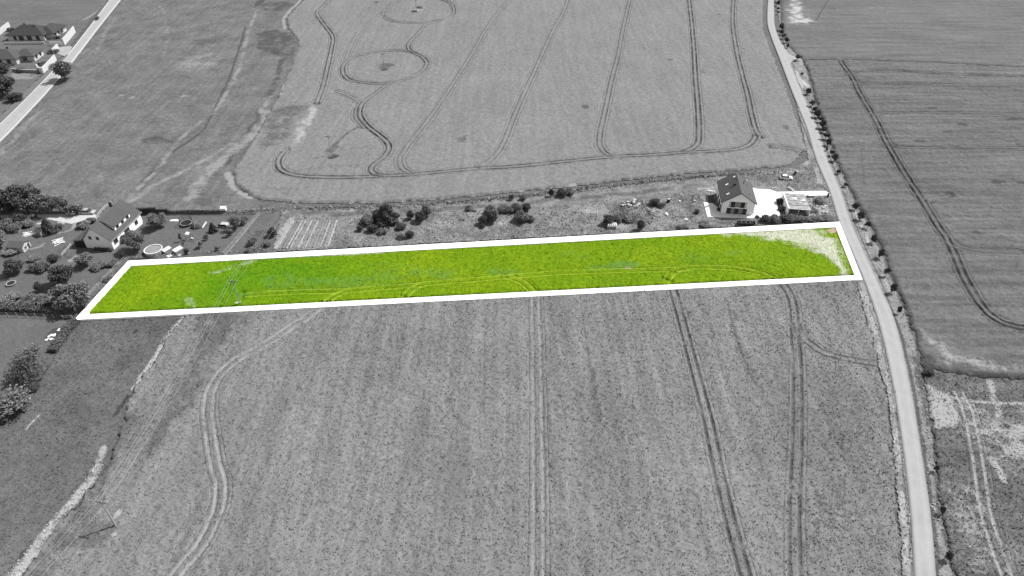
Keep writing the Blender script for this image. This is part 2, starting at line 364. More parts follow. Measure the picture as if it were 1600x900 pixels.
def sheet(name, label, cat, poly, sp_, mat, h=0., rough=.05, key=None, dry=(), dark=(), kind='stuff', skirt=True, jit=.5, extra=None, base=0., mound=None, tuft=None):
    P = GP(poly); xs = [p[0] for p in P]; ys = [p[1] for p in P]
    nx = int((max(xs) - min(xs)) / sp_) + 2; ny = int((max(ys) - min(ys)) / sp_) + 2
    X, Y = np.meshgrid(min(xs) + np.arange(nx) * sp_, min(ys) + np.arange(ny) * sp_)
    x0 = X.ravel(); y0 = Y.ravel()
    x = x0 + (rng.random(x0.shape) - .5) * sp_ * .6; y = y0 + (rng.random(x0.shape) - .5) * sp_ * .6
    ins = inpoly(x + (vn(x, y, 1.6, 8) - .5) * jit * 2, y + (vn(x, y, 1.6, 9) - .5) * jit * 2, P).reshape(ny, nx)
    cell = ins[:-1, :-1] & ins[1:, :-1] & ins[1:, 1:] & ins[:-1, 1:]
    use = np.zeros((ny, nx), bool)
    for a, b in ((0, 0), (1, 0), (1, 1), (0, 1)): use[a:ny - 1 + a, b:nx - 1 + b] |= cell
    cnt = np.zeros((ny, nx), int)
    for a, b in ((0, 0), (1, 0), (1, 1), (0, 1)): cnt[a:ny - 1 + a, b:nx - 1 + b] += cell
    idx = -np.ones((ny, nx), int); idx[use] = np.arange(use.sum())
    cj, ci = np.nonzero(cell)
    Fc = np.stack([idx[cj, ci], idx[cj, ci + 1], idx[cj + 1, ci + 1], idx[cj + 1, ci]], 1)
    u = use.ravel(); x = x[u]; y = y[u]; edge = (cnt.ravel()[u] < 4)
    z = heightf(key, x, y, h, rough) + (rng.random(x.shape) - .5) * rough * .9 + base
    if mound is not None: z = z + mound(x, y)
    a = np.zeros(x.shape); vv = a.copy()
    if key:
        cents, ck = CENT[key]
        if h > 0.2:                               # the sheet dips where a strip of finer crop with wheel ruts is laid
            dc = np.array([ck.find((x[i], y[i], 0))[2] for i in range(len(x))])
            z = np.where(dc < 1.95, z - .28 - h * .8, z)
        else: a, vv = rut(key, x, y)
    if skirt: z = np.where(edge, base - .08, z)
    at = {'dry': marks(x, y, dry), 'dark': marks(x, y, dark), 'rutl': a * np.maximum(0, -vv), 'rutd': a * np.maximum(0, vv)}
    if extra: at.update(extra(x, y))
    o = mesh_obj(name, np.stack([x, y, z], 1), Fc, mat, None, at)
    tag(o, label, cat if kind == 'stuff' else None, None, kind)
    if kind == 'stuff' and h > .2 and key:
        VV = []; FF = []; n = 0
        offs = np.concatenate([[-2.5, -2.0, -1.65], np.arange(-1.45, 1.5, .145), [1.65, 2.0, 2.5]])
        for C, v in CENT[key][0]:
            far = C[len(C) // 2].y > 170; st = 3 if far else 2; C2 = C[::st]
            if len(C2) < 3: continue
            for i, c in enumerate(C2):
                t = (C2[min(i + 1, len(C2) - 1)] - C2[max(i - 1, 0)]).normalized(); q = (-t.y, t.x)
                for o_ in offs: VV.append((c.x + q[0] * o_, c.y + q[1] * o_, i / (len(C2) - 1)))
            m = len(offs)
            I, J = np.meshgrid(np.arange(len(C2) - 1), np.arange(m - 1), indexing='ij'); b = n + I * m + J
            FF.append(np.stack([b, b + m, b + m + 1, b + 1], -1).reshape(-1, 4)[:, ::-1]); n += len(C2) * m
        VV = np.array(VV); x = VV[:, 0] + (rng.random(len(VV)) - .5) * .1; y = VV[:, 1] + (rng.random(len(VV)) - .5) * .1
        a, vv = rut(key, x, y, {'upper': .34, 'right': .38}.get(key, .32))
        hh = heightf(key, x, y, h, rough) + (rng.random(x.shape) - .5) * rough * .7
        deep = 1 - a * np.clip(.12 + .75 * np.abs(vv), 0, .8)
        z = hh * deep + .015 * (1 - a) + base
        m = len(offs); oi = np.tile(np.arange(m), len(VV) // m); ends = (VV[:, 2] == 0) | (VV[:, 2] == 1)
        z = np.where((oi == 0) | (oi == m - 1) | ends, z - .6, z)
        keep = inpoly(x, y, P); Fa = np.concatenate(FF); Fa = Fa[keep[Fa].all(1)]
        at = {'dry': marks(x, y, dry), 'dark': marks(x, y, dark), 'rutl': a * np.maximum(0, -vv), 'rutd': a * np.maximum(0, vv)}
        if extra: at.update(extra(x, y))
        # one field: join strips and sheet
        me = o.data; v0 = np.zeros(len(me.vertices) * 3, np.float32); me.vertices.foreach_get('co', v0); v0 = v0.reshape(-1, 3)
        at2 = {}
        for k2 in at:
            b = np.zeros(len(v0), np.float32); me.attributes[k2].data.foreach_get('value', b); at2[k2] = np.concatenate([b, at[k2]])
        bpy.data.objects.remove(o); bpy.data.meshes.remove(me)
        o = mesh_obj(name, np.concatenate([v0, np.stack([x, y, z], 1)]), np.concatenate([Fc, Fa + len(v0)]), mat, None, at2)
        tag(o, label, cat, None, kind)
    if tuft: o = add_tufts(o, poly, *tuft)
    return o
EXCL = [[(300, 331), (435, 330.5), (620, 327.5), (700, 322), (760, 317), (860, 307), (960, 298), (1080, 285), (1115, 283), (1115, 296), (1090, 297), (960, 311), (870, 322), (760, 327), (700, 329), (620, 334), (440, 338), (300, 337)], [(1096, 315), (1126, 315), (1164, 290), (1158, 281), (1170, 280), (1186, 293), (1290, 297), (1301, 308), (1226, 309), (1266, 333), (1226, 341), (1188, 345), (1102, 342)]]
def add_tufts(o, poly, dens, size, up=.9, lift=.12):
    me = o.data; nv = len(me.vertices); v0 = np.zeros(nv * 3, np.float32); me.vertices.foreach_get('co', v0); v0 = v0.reshape(-1, 3)
    at = {}
    for a in me.attributes:
        if a.data_type == 'FLOAT' and a.domain == 'POINT': b = np.zeros(nv, np.float32); a.data.foreach_get('value', b); at[a.name] = b
    F0 = np.zeros(len(me.polygons) * 4, np.int32); me.loops.foreach_get('vertex_index', F0); F0 = F0.reshape(-1, 4)
    P = GP(poly); ar = abs(sum(P[i][0] * P[(i + 1) % len(P)][1] - P[(i + 1) % len(P)][0] * P[i][1] for i in range(len(P)))) / 2
    c = v0[F0].mean(1); vis = (c[:, 1] > 62) & (c[:, 1] < 480) & (np.abs(c[:, 0]) < (c[:, 1] * .79 + 95) * .76 + 12)
    fa = np.linalg.norm(np.cross(v0[F0[:, 2]] - v0[F0[:, 0]], v0[F0[:, 3]] - v0[F0[:, 1]]), axis=1) / 2
    p = fa * vis * (.6 + .8 * vn(c[:, 0], c[:, 1], 1.0, 33) ** 2) * (1 - .85 * np.clip(at['rutl'][F0[:, 0]] + at['rutd'][F0[:, 0]], 0, 1)) * (c[:, 2] > (c[:, 2].mean() - .25 if c[:, 2].mean() > .2 else -9))
    for E in EXCL: p = p * ~inpoly(c[:, 0], c[:, 1], GP(E))
    n = int((fa * vis).sum() * dens); f = rng.choice(len(F0), n, p=p / p.sum())
    w_ = rng.random((n, 4)); w_ /= w_.sum(1)[:, None]; C = (v0[F0[f]] * w_[:, :, None]).sum(1); C[:, 2] += lift * rng.random(n)
    sz = size * (1 + .25 * (C[:, 1] > 250)); V, Fc = tq(C, sz, up)
    k = np.repeat(F0[f, 0], 4); V = np.concatenate([v0, V]); Fc = np.concatenate([F0, Fc + nv]); mat = me.materials[0].name
    for a in at: at[a] = np.concatenate([at[a], at[a][k]])
    nm = o.name; pr = {q: o[q] for q in ('label', 'category', 'kind') if q in o}; bpy.data.objects.remove(o); bpy.data.meshes.remove(me)
    o = mesh_obj(nm, V, Fc, mat, None, at)
    for q in pr: o[q] = pr[q]
    return o
def tq(C, size, up):
    n = len(C); a = rng.normal(size=(n, 3)); a[:, 2] *= .25; a /= np.linalg.norm(a, axis=1)[:, None]
    b = rng.normal(size=(n, 3)); b[:, 2] = np.abs(b[:, 2]) * .35 + up * .3; b -= (a * b).sum(1)[:, None] * a; b /= np.linalg.norm(b, axis=1)[:, None] + 1e-9
    s = np.asarray(size).reshape(-1, 1) * (.5 + rng.random((n, 1)))
    return np.stack([C - a * s * .35 - b * s * .3, C + a * s * .35 - b * s * .3, C + a * s * .22 + b * s * .6, C - a * s * .12 + b * s * .7], 1).reshape(-1, 3), np.arange(4 * n).reshape(n, 4)
# ---------------------------------------------------------------- ground to the horizon
n = 60; c = np.linspace(-1, 1, n); c = np.sign(c) * np.abs(c) ** 2 * 4000
X, Y = np.meshgrid(c, c + 250); I, J = np.meshgrid(np.arange(n - 1), np.arange(n - 1), indexing='ij'); b = (I * n + J).ravel()
o = mesh_obj('ground', np.stack([X.ravel(), Y.ravel(), np.full(n * n, -.25)], 1), np.stack([b, b + 1, b + n + 1, b + n], 1), 'ground_mat', None,
             {k: np.zeros(n * n) for k in ('dry', 'dark', 'rutl', 'rutd')})
tag(o, kind='structure')
# ---------------------------------------------------------------- fields
RL = [(1206, -70), (1201, -20), (1200, 0), (1198.7, 20), (1199.5, 40), (1205.5, 60), (1212, 77), (1221, 100), (1234, 135), (1252.5, 181), (1260, 200), (1275, 250), (1296, 300), (1311.7, 350), (1334, 401), (1349, 437), (1371, 500), (1394, 600), (1410, 700), (1421.7, 800), (1428, 900), (1431, 970)]
RR = [(1214, -70), (1209.5, -20), (1209, 0), (1209.5, 20), (1210.5, 40), (1217, 60), (1225, 77), (1234.5, 100), (1249, 135), (1268.5, 181), (1277, 200), (1293.5, 250), (1314, 300), (1330.5, 350), (1353, 400), (1371, 440), (1397, 500), (1421, 600), (1438, 700), (1453, 800), (1462, 900), (1466, 970)]
CR = [(1219, 0), (1219.5, 25), (1221.5, 50), (1231, 72), (1254, 93), (1262, 112), (1270, 140), (1277, 170), (1289, 196), (1298, 227), (1311, 262), (1325, 290), (1340, 320), (1360, 352), (1380, 397), (1388, 420), (1401, 455), (1416, 490), (1430, 532), (1440, 575)]
CW = [(1447, 622), (1457, 667), (1463, 727), (1470, 797), (1483, 867), (1492, 905), (1500, 970)]
CL = [(1196, -70), (1193, 0), (1193, 45), (1207, 85), (1228, 135), (1247, 190), (1262, 235), (1262, 248)]
CLL = [(1336, 438), (1347, 475), (1360, 520), (1376, 587), (1385, 610), (1392, 667), (1400, 767), (1407, 867), (1411, 970)]
sheet('upper_crop', 'pale ripening crop field with looping wheel tracks in the upper middle', 'crop field',
      [(483, -70), (474, 0), (460, 15), (447, 28), (449, 45), (462, 60), (465, 75), (456, 100), (447, 120), (432, 155), (415, 180), (398, 215), (362, 268), (366, 290), (398, 312), (460, 318), (540, 319), (620, 317), (700, 311), (800, 302), (900, 291), (1000, 280), (1100, 270), (1160, 267), (1200, 263), (1235, 259), (1246, 249), (1262, 233)] + CL[::-1][2:] ,
      .62, 'crop_upper_mat', .6, .16, 'upper',
      dry=[('l', [(400, 314), (460, 319), (540, 320), (620, 318), (700, 312), (800, 303), (900, 292)], 1.6, .75), ('l', [(465, 75), (456, 100), (447, 120), (436, 150)], 1.4, .8), ('l', [(447, 45), (445, 32), (450, 20)], 1.5, .7),
           ('p', [(480, 170), (492, 165), (496, 172), (480, 205), (466, 228), (454, 232), (462, 205)], 4, .62), ('l', [(1246, 20), (1246, 0)], 1, 0), ('e', [(1000, 76), (12, 1)], 1, .3)],
      dark=[('p', [(415, 178), (440, 165), (490, 162), (488, 168), (470, 178), (455, 215), (420, 240), (400, 232)], 9, .58), ('e', [(521, 236), (13, 7)], 1, .75), ('e', [(450, 300), (55, 10)], 1, .42),
            ('e', [(601, 105), (13, 7)], 1, .8), ('e', [(722, 220), (9, 6)], 1, .62), ('e', [(914, 169), (7, 4)], 1, .75), ('e', [(1015, 181), (4, 2)], 1, .7), ('e', [(1226, 201), (8, 5)], 1, .6), ('e', [(1122, 24), (5, 2)], 1, .7),
            ('e', [(1026, 78), (3, 2)], 1, .8), ('e', [(1006, 77), (3, 1.5)], 1, .8), ('e', [(1048, 95), (7, 1.5)], 1, .7), ('e', [(588, 5), (4, 2)], 1, .8), ('l', [(520, 230), (545, 208), (560, 200)], 1.3, .7), ('e', [(1160, 77), (5, 2)], 1, .6), ('e', [(1098, 113), (6, 5)], 1, .5), ('l', [(470, 268), (520, 262), (580, 262)], 4, .4)])
sheet('lower_crop', 'grey green cereal field filling the foreground below the white outline', 'crop field',
      [(292, 492), (270, 520), (210, 608), (165, 735), (90, 825), (30, 905), (-20, 975)] + [(600, 985), (1000, 985)] + CLL[::-1] + [(1335, 437.5), (800, 464.5), (400, 485)],
      .30, 'crop_lower_mat', .5, .20, 'lower', jit=.7, tuft=(5, .27),
      dry=[('e', [(186, 805), (6, 9)], 1, .85), ('e', [(180, 838), (7, 4)], 1, .8), ('l', [(612, 490), (618, 522), (605, 560), (596, 615)], .5, .4), ('l', [(572, 690), (556, 765), (535, 860)], .4, .5)],
      dark=[('p', [(1270, 560), (1370, 560), (1400, 900), (1200, 900), (1250, 700)], 14, .44), ('p', [(300, 490), (420, 483), (330, 560), (320, 620), (240, 720), (200, 720), (280, 600)], 8, .66), ('e', [(150, 835), (45, 22)], 1, .62), ('l', [(200, 660), (130, 800), (60, 900)], 5, .62), ('e', [(545, 560), (120, 16)], 1, .40), ('l', [(1137, 472), (1146, 517), (1160, 557), (1180, 605)], .6, .72),
            ('l', [(925, 580), (930, 625), (935, 660)], 1.2, .62), ('l', [(1150, 500), (1140, 480)], 1, .7), ('e', [(700, 628), (9, 6)], 1, .75), ('e', [(700, 530), (10, 4)], 1, .6), ('e', [(968, 820), (8, 14)], 1, .6), ('e', [(1065, 822), (16, 8)], 1, .55), ('e', [(430, 880), (120, 30)], 1, .38), ('e', [(1280, 780), (30, 8)], 1, .5),
            ('l', [(757, 520), (757, 650)], .5, .6), ('l', [(905, 460), (915, 530), (925, 590)], .4, .62), ('l', [(980, 465), (990, 530), (1010, 640)], .4, .6), ('l', [(1140, 472), (1120, 470)], .4, .5)])
def plotx(x, y):
    return {'edgegreen': marks(x, y, [('p', [(320, 425), (470, 405), (560, 420), (430, 450), (380, 475), (300, 478)], 12, .8), ('e', [(190, 440), (30, 30)], 1, 0)]),
            'soil': np.clip(marks(x, y, [('p', [(1289, 362), (1306, 356), (1310, 364), (1300, 367)], .6, 1)]) * 4 - 2.4, 0, 1) + np.clip(marks(x, y, [('e', [(981, 420), (7, 2)], 1, 1)]) * 3 - 2, 0, .8)}
sheet('plot_crop', 'bright green crop covering the long outlined plot', 'crop field',
      [(203.5, 415), (1306, 354), (1336, 430.5), (134.5, 491.5)], .32, 'plot_crop_mat', .42, .15, 'plot', jit=.05, tuft=(7, .24, .9, .03), extra=plotx,
      dry=[('p', [(1140, 366), (1185, 363), (1240, 359), (1275, 364), (1300, 376), (1308, 390), (1302, 398), (1280, 394), (1255, 383), (1210, 374), (1170, 369)], 6, .86), ('p', [(1280, 392), (1308, 390), (1320, 412), (1330, 430), (1318, 428), (1300, 408)], 5, .66), ('l', [(330, 428), (355, 421), (395, 410)], 2.4, .38), ('l', [(470, 402.5), (545, 399), (600, 396)], .8, .62), ('e', [(373, 474), (6, 2.5)], 1, .5), ('l', [(295, 470), (300, 486)], 2.5, .36)],
      dark=[('l', [(430, 443), (520, 440), (600, 432), (700, 425)], 5, .52), ('e', [(545, 447), (34, 3)], 1, .62), ('e', [(790, 424), (34, 7)], 1, .66), ('e', [(975, 414), (24, 5)], 1, .9), ('e', [(950, 417), (30, 4)], 1, .72), ('e', [(1150, 398), (60, 8)], 1, .42), ('e', [(620, 415), (60, 6)], 1, .42), ('e', [(900, 401), (40, 4)], 1, .5), ('e', [(680, 432), (24, 6)], 1, .6), ('e', [(440, 438), (30, 10)], 1, .5), ('e', [(1100, 405), (60, 8)], 1, .4), ('e', [(1080, 425), (20, 2)], 1, .4), ('l', [(380, 460), (500, 452), (640, 444)], 1.2, .55), ('l', [(1296, 358), (1306, 357)], 1, .9)])
sheet('right_crop', 'mid grey crop field with tractor tracks right of the tree lined road', 'crop field',
      CR[4:] + [(1470, 580), (1530, 590), (1600, 594), (1690, 598), (1690, 118), (1600, 106), (1450, 98), (1330, 94), (1262, 95)],
      .60, 'crop_right_mat', .55, .22, 'right',
      dry=[('p', [(1427, 503), (1440, 510), (1470, 535), (1520, 556), (1600, 576), (1690, 590), (1690, 600), (1600, 588), (1540, 580), (1480, 572), (1450, 548)], 5, .56)],
      dark=[('e', [(1583, 188), (18, 2.5)], 1, .95), ('e', [(1505, 197), (10, 3)], 1, .75), ('e', [(1458, 172), (14, 2.5)], 1, .62), ('e', [(1480, 207), (10, 2)], 1, .7), ('e', [(1438, 221), (12, 2)], 1, .75), ('e', [(1560, 286), (16, 4)], 1, .7), ('e', [(1595, 288), (10, 3)], 1, .7), ('e', [(1422, 330), (12, 6)], 1, .5), ('e', [(1525, 365), (14, 3)], 1, .6),
            ('l', [(1436, 578), (1470, 583), (1530, 588), (1600, 592), (1690, 597)], 3.2, .62), ('e', [(1450, 565), (14, 12)], 1, .65), ('l', [(1345, 240), (1350, 290)], .8, .55), ('l', [(1426, 440), (1438, 480)], .8, .5)])
sheet('far_right_crop', 'pale grey streaked field beyond the bend at the upper right', 'crop field',
      [(1226, -75), (1219, 0), (1219.5, 25), (1221.5, 50), (1231, 72), (1254, 93), (1262, 94), (1330, 93), (1450, 97), (1600, 105), (1690, 116), (1690, -75)],
      1.0, 'far_right_mat', .4, .10, None,
      dry=[('p', [(1226, 40), (1228, 18), (1236, 0), (1240, -10), (1256, 0), (1258, 25), (1275, 34), (1262, 38)], 9, .60)],
      dark=[('l', [(1296, -2), (1284, 17), (1273, 36)], .7, 1.2), ('l', [(1300, 43), (1400, 46), (1600, 60)], .8, .62), ('l', [(1270, 58), (1350, 60), (1450, 64), (1600, 72)], .7, .60), ('l', [(1262, 62), (1266, 72), (1281, 82)], .8, .6)])
sheet('left_meadow', None, None,
      [(200, -75), (483, -75), (474, 0), (462, 16), (450, 28), (452, 45), (466, 60), (469, 75), (451, 120), (436, 155), (402, 215), (366, 268), (370, 290), (402, 311), (440, 330), (400, 336), (215, 333), (130, 338), (60, 340), (-90, 345), (-90, 296), (0, 223), (82, 136), (153, 47), (189, 0)],
      .8, 'meadow_mat', .0, .14, None, kind='structure', skirt=False,
      dry=[('l', [(360, 225), (320, 250), (240, 290), (205, 315)], 2.2, .55), ('l', [(400, 20), (385, 60), (372, 110), (352, 150), (330, 178), (300, 200), (240, 270), (200, 312)], 2.2, .52), ('e', [(310, 95), (45, 22)], 1, .50), ('l', [(420, 175), (400, 205), (370, 230), (330, 265), (300, 310)], 5, .55), ('p', [(408, 150), (425, 150), (418, 178), (402, 200)], 4, .6),
           ('e', [(290, 150), (12, 3)], 1, .55), ('e', [(190, 150), (10, 3)], 1, .55), ('e', [(210, 152), (10, 3)], 1, .55), ('l', [(60, 175), (40, 195), (0, 240)], 3, .5), ('l', [(180, 30), (165, 50), (150, 80)], 3, .42), ('p', [(352, 270), (362, 268), (368, 292), (400, 312), (388, 311), (356, 293)], 1.5, .85), ('l', [(446, 45), (444, 28), (470, 0)], 1.3, .85), ('e', [(180, 300), (80, 20)], 1, .3), ('e', [(445, 78), (8, 10)], 1, .4),
           ('l', [(140, 305), (150, 306)], 1, .4), ('l', [(250, 0), (262, 60), (255, 90)], 3, .4)],
      dark=[('l', [(383, 42), (377, 65), (367, 95), (360, 118), (345, 150), (330, 180), (318, 202), (302, 216), (270, 238), (240, 265), (222, 285)], .75, 1.0), ('e', [(240, 220), (50, 6)], 1, .6), ('e', [(320, 65), (40, 8)], 1, .50), ('p', [(400, 50), (430, 45), (455, 50), (463, 65), (460, 90), (446, 100), (436, 90), (400, 75)], 4, .62), ('l', [(400, 190), (386, 208), (370, 230), (354, 258)], 1.8, .8), ('e', [(430, 10), (40, 10)], 1, .60), ('l', [(440, 95), (430, 130), (410, 165), (398, 205)], 3, .62), ('e', [(180, 60), (20, 25)], 1, .42), ('e', [(320, 315), (30, 8)], 1, .5),
            ('e', [(215, 330), (60, 6)], 1, .35), ('e', [(405, 4), (7, 8)], 1, .9), ('e', [(250, 130), (60, 50)], 1, .32), ('e', [(60, 260), (50, 30)], 1, .3)])
sheet('far_left_field', None, None, [(-90, -75), (172, -75), (168, 0), (150, 24), (104, 83), (49, 135), (-2, 187), (-90, 262)], 1.1, 'far_left_mat', 0, .08, None, kind='structure', skirt=False,
      dry=[('l', [(167, 0), (150, 20), (133, 30)], 2, .62), ('p', [(18, 113), (60, 115), (50, 124), (20, 124)], 2, .62), ('e', [(25, 165), (14, 8)], 1, .5)], dark=[('l', [(0, 37), (70, 36), (138, 38)], 1, .7), ('l', [(0, 10), (40, 9), (58, 0)], 1, .62)])
MOUND = G(993, 338)
def gmound(x, y):
    d = np.hypot((x - MOUND[0]) / 6.8, (y - MOUND[1]) / 4.6); z = 1.9 * np.clip(1 - d * d, 0, 1)
    d2 = np.hypot((x - G(735, 338)[0]) / 5, (y - G(735, 338)[1]) / 4); return z + .9 * np.clip(1 - d2 * d2, 0, 1)
sheet('garden_lawn', None, None, [(-90, 336), (130, 331), (215, 328), (410, 332), (440, 334), (425, 400), (203, 405), (114, 499), (75, 560), (20, 650), (-90, 700)], .42, 'garden_mat', 0, .08, None, kind='structure', skirt=False, jit=.2,
      dry=[('l', [(352, 398), (405, 335)], .5, .7), ('p', [(104, 408), (118, 396), (124, 399), (112, 410)], 1, .7), ('e', [(295, 380), (8, 4)], 1, .3), ('l', [(60, 365), (110, 360), (120, 345)], 1.5, .6), ('e', [(28, 468), (10, 6)], 1, .4), ('l', [(55, 390), (70, 380)], .5, .8), ('l', [(384, 336), (352, 372)], .3, .5), ('e', [(15, 610), (30, 22)], 1, .3)],
      dark=[('l', [(110, 403), (94, 392), (118, 380)], 1.5, .62), ('e', [(86, 523), (14, 13)], 1, .75), ('l', [(0, 395), (20, 400)], 1.5, .7), ('p', [(395, 360), (422, 355), (415, 396), (385, 398)], 3, .5), ('l', [(204, 398), (300, 395)], 1, .5), ('l', [(265, 335), (345, 335)], .6, .9)])
sheet('scrub_ground', None, None, [(438, 326), (540, 322), (620, 319.5), (700, 314), (800, 305), (900, 294), (1000, 283), (1100, 273), (1160, 270), (1200, 266), (1240, 262), (1262, 250), (1268, 240), (1277, 252), (1297, 300), (1310, 346), (205, 406), (385, 396), (424, 400), (438, 336)], .42, 'scrub_mat', .02, .16, None, kind='structure', skirt=False, jit=.1, mound=gmound, tuft=(2.2, .34),
      dry=[('l', [(432, 386), (445, 358), (455, 342)], 1.6, .8), ('l', [(458, 388), (480, 345)], .8, .62), ('l', [(510, 388), (520, 345)], .5, .7), ('p', [(470, 344), (520, 343), (500, 388), (450, 388)], 4, .48), ('e', [(700, 345), (30, 15)], 1, .50), ('e', [(975, 353), (12, 6)], 1, .9), ('l', [(640, 343), (665, 365), (690, 375)], .5, .7), ('e', [(925, 330), (25, 7)], 1, .55), ('e', [(785, 348), (7, 5)], 1, .8), ('e', [(1025, 332), (22, 8)], 1, .55), ('p', [(1262, 308), (1285, 310), (1300, 340), (1270, 345), (1258, 330)], 4, .75), ('e', [(1285, 285), (16, 8)], 1, .5),
           ('p', [(1246, 248), (1261, 233), (1268, 246), (1259, 260)], 1.2, 1.3), ('l', [(1190, 271), (1247, 268)], .7, .95), ('l', [(1090, 295), (1125, 293)], .6, .85), ('l', [(800, 348), (1000, 300)], 1, .1), ('l', [(1275, 262), (1283, 285)], 1.5, .8)],
      dark=[('l', [(440, 334), (620, 331), (700, 326), (760, 322), (860, 314), (960, 305), (1100, 290)], 3.2, .52), ('l', [(440, 324), (540, 324), (620, 321), (700, 316), (800, 307), (900, 296), (1000, 285), (1100, 275), (1170, 272)], 1.3, .85), ('e', [(560, 352), (40, 14)], 1, .45), ('p', [(880, 312), (1100, 290), (1110, 300), (1000, 306), (890, 322)], 4, .35), ('e', [(1070, 320), (12, 18)], 1, .55), ('p', [(940, 320), (1000, 308), (1010, 330), (960, 345)], 3, .55), ('e', [(620, 360), (50, 15)], 1, .42), ('e', [(1130, 350), (60, 6)], 1, .45), ('e', [(820, 358), (60, 20)], 1, .4), ('p', [(1165, 272), (1270, 268), (1285, 296), (1200, 296)], 4, .45)])  # dark line below the upper crop: ditch grass plus the crop's painted side shadow
# farm lane: mown strip
sheet('pasture', None, None, [(116, 499), (292, 490), (272, 520), (212, 608), (167, 735), (92, 825), (32, 905), (-20, 975), (-260, 975), (-120, 680), (20, 655), (80, 562)], .42, 'pasture_mat', 0.03, .13, None, kind='structure', skirt=False, jit=.3, tuft=(3, .30),
      dry=[('l', [(292, 491), (270, 520), (250, 548)], 2.2, .64), ('l', [(250, 548), (232, 575), (209, 606)], 1.3, .9), ('l', [(165, 700), (150, 735)], 1.4, .6), ('l', [(156, 728), (137, 757), (107, 792), (75, 830), (50, 865), (25, 897), (-15, 950)], 2.1, .66), ('l', [(60, 650), (40, 672)], .5, .7)],
      dark=[('l', [(120, 505), (80, 560), (20, 660)], 1.6, .7), ('l', [(200, 620), (178, 650)], .8, .8), ('e', [(100, 620), (100, 40)], 1, .36), ('e', [(213, 517), (5, 4)], 1, .7), ('e', [(190, 547), (5, 5)], 1, .7), ('e', [(190, 565), (5, 4)], 1, .6), ('e', [(60, 820), (90, 90)], 1, .35), ('l', [(150, 735), (95, 808), (40, 870)], 3, .6)])
sheet('verge', None, None, CL[::-1][:1] + [(1196, -70), (1226, -70)] + CR + CW + CLL[::-1] + [(1340, 437), (1311, 346), (1290, 290), (1270, 250)], .38, 'verge_mat', .0, .12, None, kind='structure', skirt=False, jit=.3,
      dry=[('l', [(1350, 455), (1362, 500), (1384, 580), (1397, 650), (1405, 740), (1412, 820), (1420, 900), (1424, 970)], 1.4, .48), ('e', [(1254, 128), (6, 14)], 1, .6), ('p', [(1240, 95), (1252, 104), (1256, 90), (1247, 90)], 1, .5), ('l', [(1335, 330), (1360, 385)], 1.0, .6), ('e', [(1348, 462), (6, 8)], 1, .6), ('l', [(1378, 430), (1390, 455)], .9, .55)],
      dark=[('l', RR[6:] , 1.1, 0), ('l', [(1401, 500), (1424, 590), (1441, 690), (1456, 790), (1466, 900), (1470, 970)], .7, .78), ('l', [(1214, 60), (1238, 100), (1272, 180), (1299, 252), (1318, 300), (1336, 350), (1358, 400), (1376, 440), (1401, 500)], .45, .72), ('l', CR[5:] + CW, 1.3, .62),  # lines beside the right road edge paint a thin strip of shade
            ('l', [(1205, 88), (1230, 140), (1258, 205), (1268, 232)], .5, .85), ('l', [(1413, 630), (1430, 640)], .2, 0), ('l', [(1430, 560), (1445, 620), (1452, 665)], 1.6, .62), ('e', [(1407, 760), (5, 18)], 1, .5), ('l', [(1340, 440), (1368, 505), (1391, 600), (1407, 700), (1418, 800), (1425, 900)], .35, .7)])
sheet('weedy_field', 'patchy dark field with pale bare ground at the lower right', 'weedy field', [(1440, 577), (1447, 622)] + CW[1:] + [(1700, 970), (1690, 599), (1600, 594), (1530, 590), (1470, 582)], .36, 'weedy_mat', .25, .17, 'weedy', tuft=(4, .30),
      dry=[('p', [(1446, 602), (1484, 617), (1497, 650), (1493, 668), (1462, 671), (1450, 640)], 1.5, .98), ('p', [(1545, 655), (1600, 655), (1690, 660), (1690, 740), (1580, 735), (1545, 700), (1520, 660)], 8, .66), ('p', [(1487, 612), (1550, 640), (1540, 680), (1500, 690)], 5, .5), ('p', [(1478, 760), (1540, 770), (1550, 905), (1500, 910), (1490, 850)], 8, .56), ('l', [(1547, 600), (1560, 650)], 1.6, .66), ('l', [(1487, 622), (1540, 630), (1640, 633)], .8, .7), ('l', [(1550, 720), (1567, 752)], 1.2, .8), ('e', [(1570, 880), (40, 30)], 1, .42)],
      dark=[('e', [(1450, 585), (25, 12)], 1, .7), ('e', [(1590, 780), (60, 30)], 1, .4), ('e', [(1500, 720), (20, 30)], 1, .42), ('l', [(1440, 580), (1690, 602)], 3, .55)])
# vegetable strips next to the scrub: low rows of plants, each row a strip of its own
o = empty('vegetable_plot', 'pale striped vegetable beds running up from the outline left of the scrub', 'vegetable beds', G(478, 366)); c = (o.location.x, o.location.y)
for k in range(15):
    t = k / 14; a = G(430 + 82 * t, 389 - 3 * t); b = G(458 + 68 * t, 345 - 1 * t)
    L_ = math.hypot(b[0] - a[0], b[1] - a[1]); d = ((b[0] - a[0]) / L_, (b[1] - a[1]) / L_); m = 22; V = []; wd = {0: .95, 14: .4}.get(k, .26 + .1 * random.random()); hh = .10 if k in (0,) else .22
    for i in range(m):
        q = i / (m - 1) * L_; w1 = wd * random.uniform(.7, 1.2); zz = hh * random.uniform(.6, 1.3); x, y = a[0] - c[0] + d[0] * q, a[1] - c[1] + d[1] * q
        V += [(x + d[1] * w1, y - d[0] * w1, 0), (x + d[1] * w1 * .5, y - d[0] * w1 * .5, zz), (x - d[1] * w1 * .5, y + d[0] * w1 * .5, zz * .9), (x - d[1] * w1, y + d[0] * w1, 0)]
    Fq = [(4 * i + j, 4 * i + j + 1, 4 * i + j + 5, 4 * i + j + 4) for i in range(m - 1) for j in range(3)]
    mb = MB(); mb.add(V, Fq); mb.build('bed_row', 'row_pale' if k in (0, 3, 4, 6, 8, 12, 14) else 'row_mid', o)
